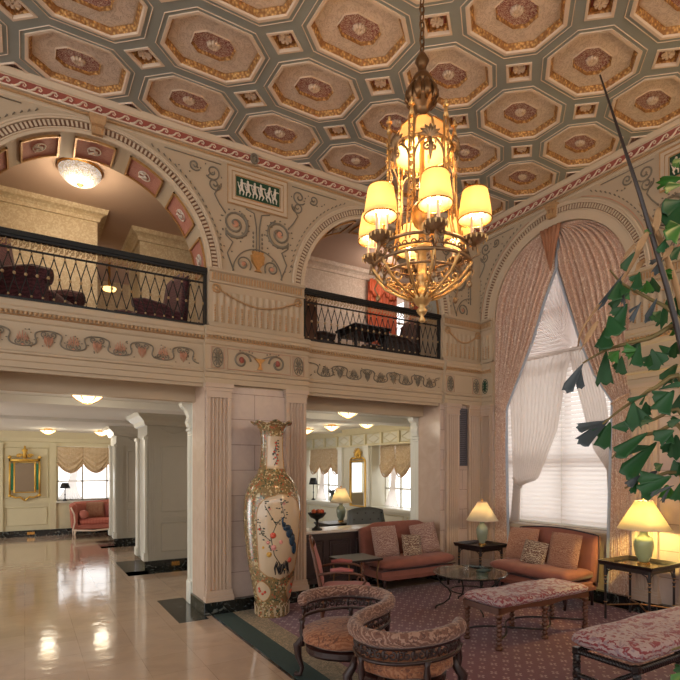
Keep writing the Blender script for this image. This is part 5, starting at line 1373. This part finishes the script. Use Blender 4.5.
for k in range(9): m.tube([vs_(8+k*4+6*sin(k), .52+.0*k, .006), vs_(6+k*4, .60+.03*sin(k*2), .008), vs_(10+k*3.4, .66+.02*cos(k), .006)], [.004,.011,.004], 5)
m.build('dark_rocks', M['backing'], c1, smooth=True)
m = MB()
for k in range(8): vb(m, 8+22*random.random(), 1.8+.28*k/8, .014, .012)
m.build('neck_flowers', M['coral'], c2, smooth=True)
m = MB(); m.tube([vs_(d, z, .006) for d, z in ((10,1.78),(26,1.86),(12,1.95),(24,2.06))], .005, 5)
for k in range(14): vb(m, 4+30*random.random(), 1.78+.3*random.random(), .012, .008)
m.build('neck_leaves', M['inkline'], c2, smooth=True)
m = MB()
for k in range(5): vb(m, -28+10*random.uniform(-1,1), .32+.05*random.uniform(-1,1), .018, .016)
for k in range(5): vb(m, 68+8*random.uniform(-1,1), .33+.05*random.uniform(-1,1), .018, .016)
m.build('medallion_flowers', M['coral'], th, smooth=True)
m = MB(); n = 18
for k in range(n):
    a = 360*k/n; m.tube([vs_(a-8, .02), vs_(a-8, .11, .004), vs_(a, .15, .004), vs_(a+8, .11, .004), vs_(a+8, .02)], .004, 4)
m.build('foot_lappets', M['porc'], th)

# ------------------------------------------------------------------ chandelier
CX_, CY_ = 2.63, 3.14
th = thing('chandelier', 'gilt bronze chandelier with six lit pleated shades hanging on a chain', 'chandelier', (CX_, CY_, ZC))
def Wc(): 
    return MB()
Z = lambda z: z-ZC
m = Wc(); z = 4.93; k = 0
while z < ZC-.02:
    a = (k % 2)*pi/2; m.tube([(.019*cos(t)*cos(a), .019*cos(t)*sin(a), Z(z)+.04*sin(t)) for t in [i*pi/6 for i in range(12)]], .0065, 5, closed=True); z += .062; k += 1
m.build('chain', M['bronze'], th, smooth=True)
m = Wc(); m.lathe([(.01, Z(4.98)),(.03,Z(4.95)),(.055,Z(4.90)),(.035,Z(4.86)),(.03,Z(4.82)),(.06,Z(4.79)),(.085,Z(4.74)),(.075,Z(4.70))], n=24); m.build('canopy', M['bronze'], th, smooth=True, label='dark bronze canopy')
m = Wc(); m.lathe([(.06,Z(4.73)),(.098,Z(4.68)),(.112,Z(4.62)),(.10,Z(4.575)),(.06,Z(4.53)),(.045,Z(4.46)),(.07,Z(4.42))], n=32, fn=lambda a, z: 1+.09*abs(cos(5*a))*(1 if Z(4.54) < z < Z(4.70) else 0)); m.build('lotus_knop', M['bronze'], th, smooth=True); m = Wc()
for k in range(10):
    a = 2*pi*k/10; m.tube([(.075*cos(a), .075*sin(a), Z(4.73)), (.118*cos(a), .118*sin(a), Z(4.66)), (.122*cos(a), .122*sin(a), Z(4.60)), (.09*cos(a), .09*sin(a), Z(4.555))], [.014,.028,.028,.012], 8, flat=.45)
m.build('petals', M['bronze'], th, smooth=True, label='drooping bronze petals')
UR, UZ = .255, 4.28
m = Wc()
for k in range(10):
    a = 2*pi*k/10; m.tube([(.06*cos(a), .06*sin(a), Z(4.44)), (.12*cos(a), .12*sin(a), Z(4.42)), (.2*cos(a), .2*sin(a), Z(4.34)), (.235*cos(a), .235*sin(a), Z(4.22))], .010, 5, flat=.6)
m.build('dome_ribs', M['chgold'], th, smooth=True)
m = Wc(); m.lathe([(.05,Z(4.43)),(.12,Z(4.41)),(.19,Z(4.34)),(.225,Z(4.27)),(.235,Z(4.19))], n=36, caps=False); m.build('inner_dome', M['domeshade'], th, smooth=True, solid=.003, label='glowing amber dome')
m = Wc(); m.tube([(.236*cos(k*pi/18), .236*sin(k*pi/18), Z(4.19)) for k in range(36)], .014, 6, closed=True)
for k in range(24): a = k*pi/12; m.tube([(.236*cos(a), .236*sin(a), Z(4.18)), (.23*cos(a), .23*sin(a), Z(4.13))], [.016,.006], 5)
m.build('dome_fringe', M['chgold'], th, smooth=True)
TH0 = radians(-31.05)  # screen right direction
def pol(r, deg, z):    # deg measured from "towards camera", positive to the viewer's right
    f = atan2(-CY_, -CX_); a = f+radians(deg); return (r*cos(a), r*sin(a), Z(z))
LR, LZ = .345, 3.40
for k in range(6):
    d = -17+60*k
    m = Wc()
    m.tube([pol(UR, d, 4.40), pol(UR, d, 4.33)], [.010,.022], 8); m.ball(pol(UR, d, 4.415), (.026,.026,.012), 10); m.ball(pol(UR, d, 4.445), (.012,.012,.022), 8)
    for o in (-4, 4): m.tube([pol(UR, d+o, 4.33), pol(UR+.005, d+o, 4.0), pol(UR+.02, d+o*.9, 3.75), pol(LR-.04, d+o*.7, 3.55), pol(LR, d+o*.6, LZ)], .008, 5)
    for i in range(13):
        z = 3.58+.055*i; r = UR+.01+.05*max(0, (3.85-z)/.3); s_ = 1 if i % 2 else -1
        m.tube([pol(r+.006, d+s_*q_*95, z+b) for q_, b in [(a_, b_) for a_, b_ in spiral(0, 0, .026, 1.1, s_, 0, 9)]], .0065, 4)
    m.build('strap_post', M['chgold'], th, smooth=True, label='gilt openwork strap post')
    # arch and acanthus crest between posts
    m = Wc(); d2 = d+30
    m.tube([pol(UR, d2+26*cos(t), 4.02+.14*sin(t)) for t in [i*pi/12 for i in range(13)]], .009, 5)
    m.tube([pol(UR, d+5, 4.02), pol(UR, d+5, 3.7)], .006, 4); m.tube([pol(UR, d+55, 4.02), pol(UR, d+55, 3.7)], .006, 4)
    for i in range(-3, 4):
        a = radians(26*i); m.tube([pol(UR+.01, d2, 4.15), pol(UR+.022, d2+11*sin(a), 4.16+.05*cos(a)), pol(UR+.012, d2+19*sin(a), 4.16+.085*cos(a))], [.012,.016,.005], 5)
    for h in (-1, 1): m.tube([pol(UR+.012, d2+h*(5+a*230), 4.08+b) for a, b in spiral(0, 0, .03, 1.2, h, pi/2, 12)], .009, 5)
    m.tube([pol(UR+.012, d2, 4.15), pol(UR+.02, d2, 4.07), pol(UR+.01, d2, 3.99)], [.01,.02,.005], 6)
    m.build('acanthus_crest', M['chdark'], th, smooth=True)
m = Wc()
for r, z, q in ((LR, LZ+.03, .013), (LR+.03, LZ-.10, .013), (LR-.02, LZ-.03, .007), (.29, 3.24, .010)): m.tube([pol(r, i*6, z) for i in range(60)], q, 6, closed=True)
for i in range(36): m.tube([pol(LR+.005, i*10+a*150, LZ-.035+b) for a, b in spiral(0, 0, .026, 1.1, 1 if i % 2 else -1, 0, 8)], .0065, 4)
m.build('lower_hoop', M['chdark'], th, smooth=True, label='scrolled double hoop')
for k in range(12):
    d = -17+30*k; m = Wc()
    m.tube([pol(LR+.03, d, LZ-.10), pol(LR+.035, d, 3.28), pol(.30, d, 3.18), pol(.17, d, 3.10), pol(.06, d, 3.06)], [.010,.012,.012,.010,.010], 5)
    m.tube([pol(.25+a, d, 3.20+b) for a, b in spiral(0, 0, .045, 1.2, 1, pi, 12)], .007, 4); m.tube([pol(.13+a, d, 3.13+b) for a, b in spiral(0, 0, .03, 1.2, -1, 0, 12)], .007, 4)
    m.build('basket_rib', M['chgold'], th, smooth=True)
m = Wc(); m.lathe([(.012,Z(2.88)),(.028,Z(2.90)),(.012,Z(2.93)),(.03,Z(2.95)),(.045,Z(2.975)),(.02,Z(3.0)),(.05,Z(3.02)),(.07,Z(3.05)),(.09,Z(3.08)),(.05,Z(3.10)),(.03,Z(3.14)),(.03,Z(3.2)),(.05,Z(3.22)),(.035,Z(3.26)),(.035,Z(3.42)),(.065,Z(3.44)),(.07,Z(3.48)),(.03,Z(3.52)),(.025,Z(3.60)),(.06,Z(3.63)),(.085,Z(3.70)),(.075,Z(3.77)),(.03,Z(3.82)),(.02,Z(3.9)),(.02,Z(4.3)),(.04,Z(4.35))], n=24); m.build('central_stem', M['chgold'], th, smooth=True, label='gilt urn shaped central stem and bottom finial')
for k in range(6):
    d = 13+60*k; m = Wc(); R_ = .405
    m.tube([pol(LR, d, LZ-.03), pol(LR+.03, d, LZ-.09), pol(R_+.03, d, LZ-.07), pol(R_+.015, d, LZ-.0), pol(R_, d, LZ+.02)], .011, 6)
    m.tube([pol(LR+.0, d, LZ-.10), pol(LR+.05, d, LZ-.2), pol(LR+.02, d, LZ-.26)], .007, 5); m.ball(pol(LR+.02, d, LZ-.28), (.02,.02,.028), 8)
    for h in (-1, 1): m.tube([pol(R_-.02, d+h*(7+a*140), LZ+.01+b) for a, b in spiral(0, 0, .035, 1.3, h, 0, 14)], .008, 5)
    arm = m.build('arm', M['chdark'], th, smooth=True)
    c = pol(R_, d, LZ)
    m = Wc(); m.lathe([(.02,.0),(.05,.02),(.085,.05),(.09,.062),(.03,.055)], c, 24); m.build('drip_cup', M['chdark'], arm, smooth=True)
    m = Wc()
    for i in range(14): a = 2*pi*i/14; m.tube([(c[0]+.088*cos(a), c[1]+.088*sin(a), c[2]+.058), (c[0]+.088*cos(a), c[1]+.088*sin(a), c[2]+.03)], [.010,.004], 4)
    m.build('cup_fringe', M['chgold'], arm)
    for i in range(3):
        a = 2*pi*i/3+radians(d); m = Wc(); m.tube([(c[0]+.045*cos(a), c[1]+.045*sin(a), c[2]+.055), (c[0]+.045*cos(a), c[1]+.045*sin(a), c[2]+.20)], .010, 8); cd = m.build('candle', M['cream'], arm)
        m = Wc(); m.ball((c[0]+.045*cos(a), c[1]+.045*sin(a), c[2]+.235), (.014,.014,.03), 8); m.build('bulb', M['bulb'], cd, smooth=True)
    m = Wc(); m.lathe([(.122,.19),(.112,.28),(.093,.395),(.088,.405)], c, 48, fn=lambda a, z: 1+.012*cos(24*a), caps=False); sh_ = m.build('lamp_shade', M['chshade'], arm, smooth=True, solid=.003, label='lit pleated shade')
    for r, z in ((.123,.19),(.089,.405)): Wc().tube([(c[0]+r*cos(i*pi/12), c[1]+r*sin(i*pi/12), c[2]+z) for i in range(24)], .005, 5, closed=True).build('shade_trim', M['brass'], sh_)

# ------------------------------------------------------------------ palm in the right foreground
PX, PY = 3.32, 1.20
fwd = Vector((sin(radians(31.05)), cos(radians(31.05)), 0)); rgt = Vector((cos(radians(31.05)), -sin(radians(31.05)), 0))
def at(u, v, dep):   # a point of the palm at a real distance
    return Vector((0,0,1.75)) + fwd*dep + rgt*((u-340)/523.5*dep) + Vector((0,0,1))*((469-v)/523.5*dep)
th = thing('fishtail_palm', 'tall fishtail palm reaching in from the right edge with ragged green leaves', 'plant', (PX, PY, RZ))
m = W(); m.lathe([(.17,0),(.2,.02),(.25,.38),(.27,.40),(.27,.44),(.23,.44),(.22,.38)], (PX, PY, RZ), 28); m.build('pot', M['pot'], th, smooth=True)
m = W(); m.lathe([(.23,.36),(.01,.39)], (PX, PY, RZ), 24); m.build('soil', M['soil'], th)
stems = [[(700,470),(690,400),(684,340),(672,312),(648,298),(623,284),(610,270)], [(700,420),(684,330),(650,338),(622,345),(604,351),(583,363)], [(700,500),(684,383),(655,388),(640,397),(620,410),(603,424)],
         [(700,520),(684,416),(655,419),(638,423)], [(700,540),(684,432),(655,433),(630,440),(612,458)], [(700,560),(684,478),(650,478),(625,488)], [(700,380),(680,300),(668,262),(652,225),(640,250),(622,280),(600,304),(582,330),(578,346)], [(700,600),(690,640),(672,650)]]
DEP = 2.55
for k, s_ in enumerate(stems):
    pts = [Vector((PX, PY, .45+.12*k)), Vector((PX+.02*k, PY+.04, 1.0+.1*k)) if k < 7 else Vector((PX, PY+.1, .55))] + [at(u, v, DEP+.05*sin(i*1.7+k)) for i, (u, v) in enumerate(s_)]
    c_ = cr([tuple(p) for p in pts], 4); m = W(); m.tube([tuple(p) for p in c_], [.016*(1-i/len(c_))+.0035 for i in range(len(c_))], 6); m.build('stem', M['dried'] if k == 6 else M['stem'], th, smooth=True)
m = W(); m.tube([tuple(Vector((PX, PY, .42))), tuple(at(720, 560, 2.45)), tuple(at(690, 380, 2.5)), tuple(at(668, 290, 2.5)), tuple(at(640, 195, 2.5)), tuple(at(600, 75, 2.5))], [.03,.024,.018,.014,.010,.004], 8); m.build('spear_shoot', M['spear'], th, smooth=True, label='long dark unopened spear shoot')
A = []
def z2(o, s_, L):
    for x0, y0, x1, y1, w_, c in L: A.append((o[0]+x0/s_, o[1]+y0/s_, o[0]+x1/s_, o[1]+y1/s_, w_/s_, c))
z2((560,240), 5.667, [(435,60,335,170,45,'g'),(360,190,215,390,25,'y'),(340,230,295,350,65,'g'),(390,300,270,380,50,'k'),(280,430,320,545,95,'k'),(380,360,310,500,70,'g'),(450,180,430,290,55,'g'),(460,350,390,470,28,'y'),(260,495,250,620,75,'g'),(215,460,100,625,26,'d'),(490,230,512,300,45,'b'),(520,210,552,300,42,'g'),(550,330,480,465,35,'y'),(570,400,525,460,55,'g'),(610,330,575,500,50,'k'),(660,310,690,400,80,'g'),(690,420,640,515,70,'g'),(600,80,520,205,36,'y'),(690,30,620,110,45,'k'),(450,570,430,670,55,'g'),(330,630,290,690,60,'b'),(560,180,640,215,40,'b'),(400,280,330,330,50,'b'),(640,200,540,230,30,'d'),(580,20,545,70,35,'k'),(650,480,700,530,60,'b'),(430,20,330,130,20,'d'),(480,110,400,190,26,'d')])
z2((560,340), 5.667, [(262,65,240,265,85,'k'),(215,-5,262,50,65,'g'),(130,135,20,295,55,'y'),(350,90,340,195,55,'g'),(450,30,425,160,60,'g'),(520,50,548,168,65,'g'),(510,80,498,158,45,'g'),(660,10,618,100,60,'g'),(665,135,578,240,70,'g'),(690,200,635,228,45,'k'),(285,440,95,600,70,'y'),(285,465,228,625,75,'k'),(295,495,395,485,60,'k'),(415,345,410,515,75,'g'),(487,350,482,430,50,'g'),(645,285,550,420,90,'g'),(690,300,660,420,75,'g'),(690,450,600,480,40,'g'),(340,60,265,100,50,'b'),(440,60,350,40,50,'b'),(560,30,620,70,40,'g'),(560,280,690,240,30,'k'),(500,310,370,345,26,'k'),(540,455,430,470,26,'k')])
z2((580,420), 6.8, [(460,85,235,240,90,'g'),(520,150,285,390,110,'k'),(640,70,500,130,100,'g'),(655,100,655,265,100,'k'),(430,370,305,450,45,'y'),(400,400,345,500,38,'k'),(565,295,510,345,34,'k'),(620,380,390,510,110,'g'),(590,440,600,540,100,'b'),(690,420,640,560,60,'k'),(640,270,655,380,70,'g'),(640,445,440,510,30,'y'),(680,300,690,370,60,'g'),(470,360,520,370,60,'y'),(560,440,520,400,60,'g')])
z2((560,140), 5.667, [(700,215,535,230,60,'b'),(690,255,575,265,50,'b'),(690,110,620,130,40,'b'),(700,330,600,480,130,'g'),(690,480,600,560,90,'b'),(540,480,420,330,14,'d'),(560,380,535,560,32,'d'),(500,520,395,670,34,'d'),(600,560,560,640,40,'k'),(640,600,560,690,30,'d'),(520,500,470,530,30,'b')])
z2((620,600), 8.5, [(540,620,430,680,70,'b'),(560,570,440,600,50,'g'),(560,680,470,700,60,'b')])
cm = {'g': 'leaf', 'k': 'leaf', 'b': 'leafbright', 'y': 'leafgrey', 'd': 'dried'}
random.seed(11)
for n, (u0, v0, u1, v1, w_, c) in enumerate(A[:96]):
    dp = DEP+random.uniform(-.1, .1); P0 = at(u0, v0, dp); P1 = at(u1, v1, dp+random.uniform(-.06, .03)); ax = P1-P0; L = ax.length; ax.normalize()
    nv = (P0-Vector((0,0,1.75))).normalized(); sd = ax.cross(nv).normalized(); w2 = w_/523.5*dp*.62
    sd = (sd + nv*random.uniform(-.5, .5)).normalized(); up = ax.cross(sd)
    m = W(); N = 8; rows = []
    teeth = [random.uniform(-.16, .04) for _ in range(7)]
    for i in range(N+1):
        t = i/N; wf = (.08+.92*t**.8)*(1 if t < .85 else 1) if c != 'd' else sin(pi*min(.97, t+.08))**.7
        row = []
        for j in range(7):
            q = (j/6*2-1); tt = t*(1+teeth[j]*t**3)-.10*abs(q)*t*t
            row.append(tuple(P0+ax*L*tt+sd*w2*wf*q+up*(-.25*w2*(1-q*q)*wf+.10*L*t*t)+Vector((0,0,-.06*L*t*t))))
        rows.append(row)
    fc_ = [(i*7+j, i*7+j+1, (i+1)*7+j+1, (i+1)*7+j) for i in range(N) for j in range(6)]
    m.add([p for r in rows for p in r], fc_)
    if c != 'd' and n % 4:
        rot = Matrix.Rotation(random.choice((-1, 1))*random.uniform(.5, .9), 3, nv); kk = random.uniform(.55, .8)
        m.add([tuple(P0+ax*L*.12+rot@((Vector(p)-P0)*kk)+nv*.01) for r in rows for p in r], fc_)
    m.build('leaflet', M[cm[c]], th, smooth=True, solid=.0012)
WORLD, EXPO = 2.5, -0.03
# ------------------------------------------------------------------ camera, world, light
cam = bpy.data.cameras.new('camera'); co_ = bpy.data.objects.new('camera', cam); C.objects.link(co_)
co_.location = (0, 0, 1.75); co_.rotation_euler = (pi/2, 0, -radians(31.05))
cam.sensor_width = 36; cam.lens = 36*523.5/680; cam.shift_y = (469-340)/680; cam.clip_start = .05
bpy.context.scene.camera = co_
w = bpy.data.worlds.new('world'); bpy.context.scene.world = w; w.use_nodes = True
bg = w.node_tree.nodes['Background']; bg.inputs[0].default_value = (1.0, .985, .965, 1); bg.inputs[1].default_value = WORLD
vs = bpy.context.scene.view_settings; vs.view_transform = 'Standard'; vs.look = 'None'; vs.exposure = EXPO; vs.gamma = 1; vs.use_curve_mapping = False
def lamp(name, loc, e, col, r=.05, typ='POINT', **k):
    l = bpy.data.lights.new(name, typ); l.energy = e; l.color = col
    if typ == 'POINT': l.shadow_soft_size = r
    for a, b in k.items(): setattr(l, a, b)
    o = bpy.data.objects.new(name, l); C.objects.link(o); o.location = loc; return o
m = MB(); m.box(-8, XB, -6.3, -6, 0, 3.0); wf_ = m.build('wall_front', M['plaster']); wf_['kind'] = 'structure'
lamp('mezz light', (.60, 7.38, 5.25), 30, (1,.8,.55), .2)
lamp('mezz fill', (5.6, 7.6, 5.2), 16, (1,.86,.75), .2)
for l, _ in LL: lamp('bowl lamp', (l[0], l[1], 2.5), 8, (1,.88,.68), .17)
lamp('corner lamp', (5.91, 5.66, RZ+.589+.37+.13), 8, (1,.76,.48), .04)
lamp('green lamp', (6.05, 3.33, RZ+.649+.4+.14), 125, (1,.74,.22), .04)
lamp('desk lamp', (5.14, 8.5, .75+.5), 3, (1,.85,.6), .04)
for k in range(6):
    p = pol(.405, 13+60*k, 3.47+.20); lamp('chandelier bulb', (CX_+p[0], CY_+p[1], ZC+p[2]), 7, (1,.68,.36), .03)
lamp('added right wall warm light', (5.3, -.4, 3.9), 100, (1,.62,.27), .3)  # added unseen lamp to warm the right wall, no chandelier hangs here
lamp('dome bulb', (CX_, CY_+.08, 4.28), 8, (1,.74,.4), .04)
lamp('added chandelier fill', (CX_, CY_+.1, 3.95), 10, (1,.66,.34), .08)  # added point lamp for more warm light, no bulb sits in the stem
o = lamp('hall side daylight', (-5.6, 11.5, 1.5), 260, (.93,.97,1), typ='AREA', shape='RECTANGLE', size=6, size_y=2.2); o.rotation_euler = (0, -pi/2, 0)
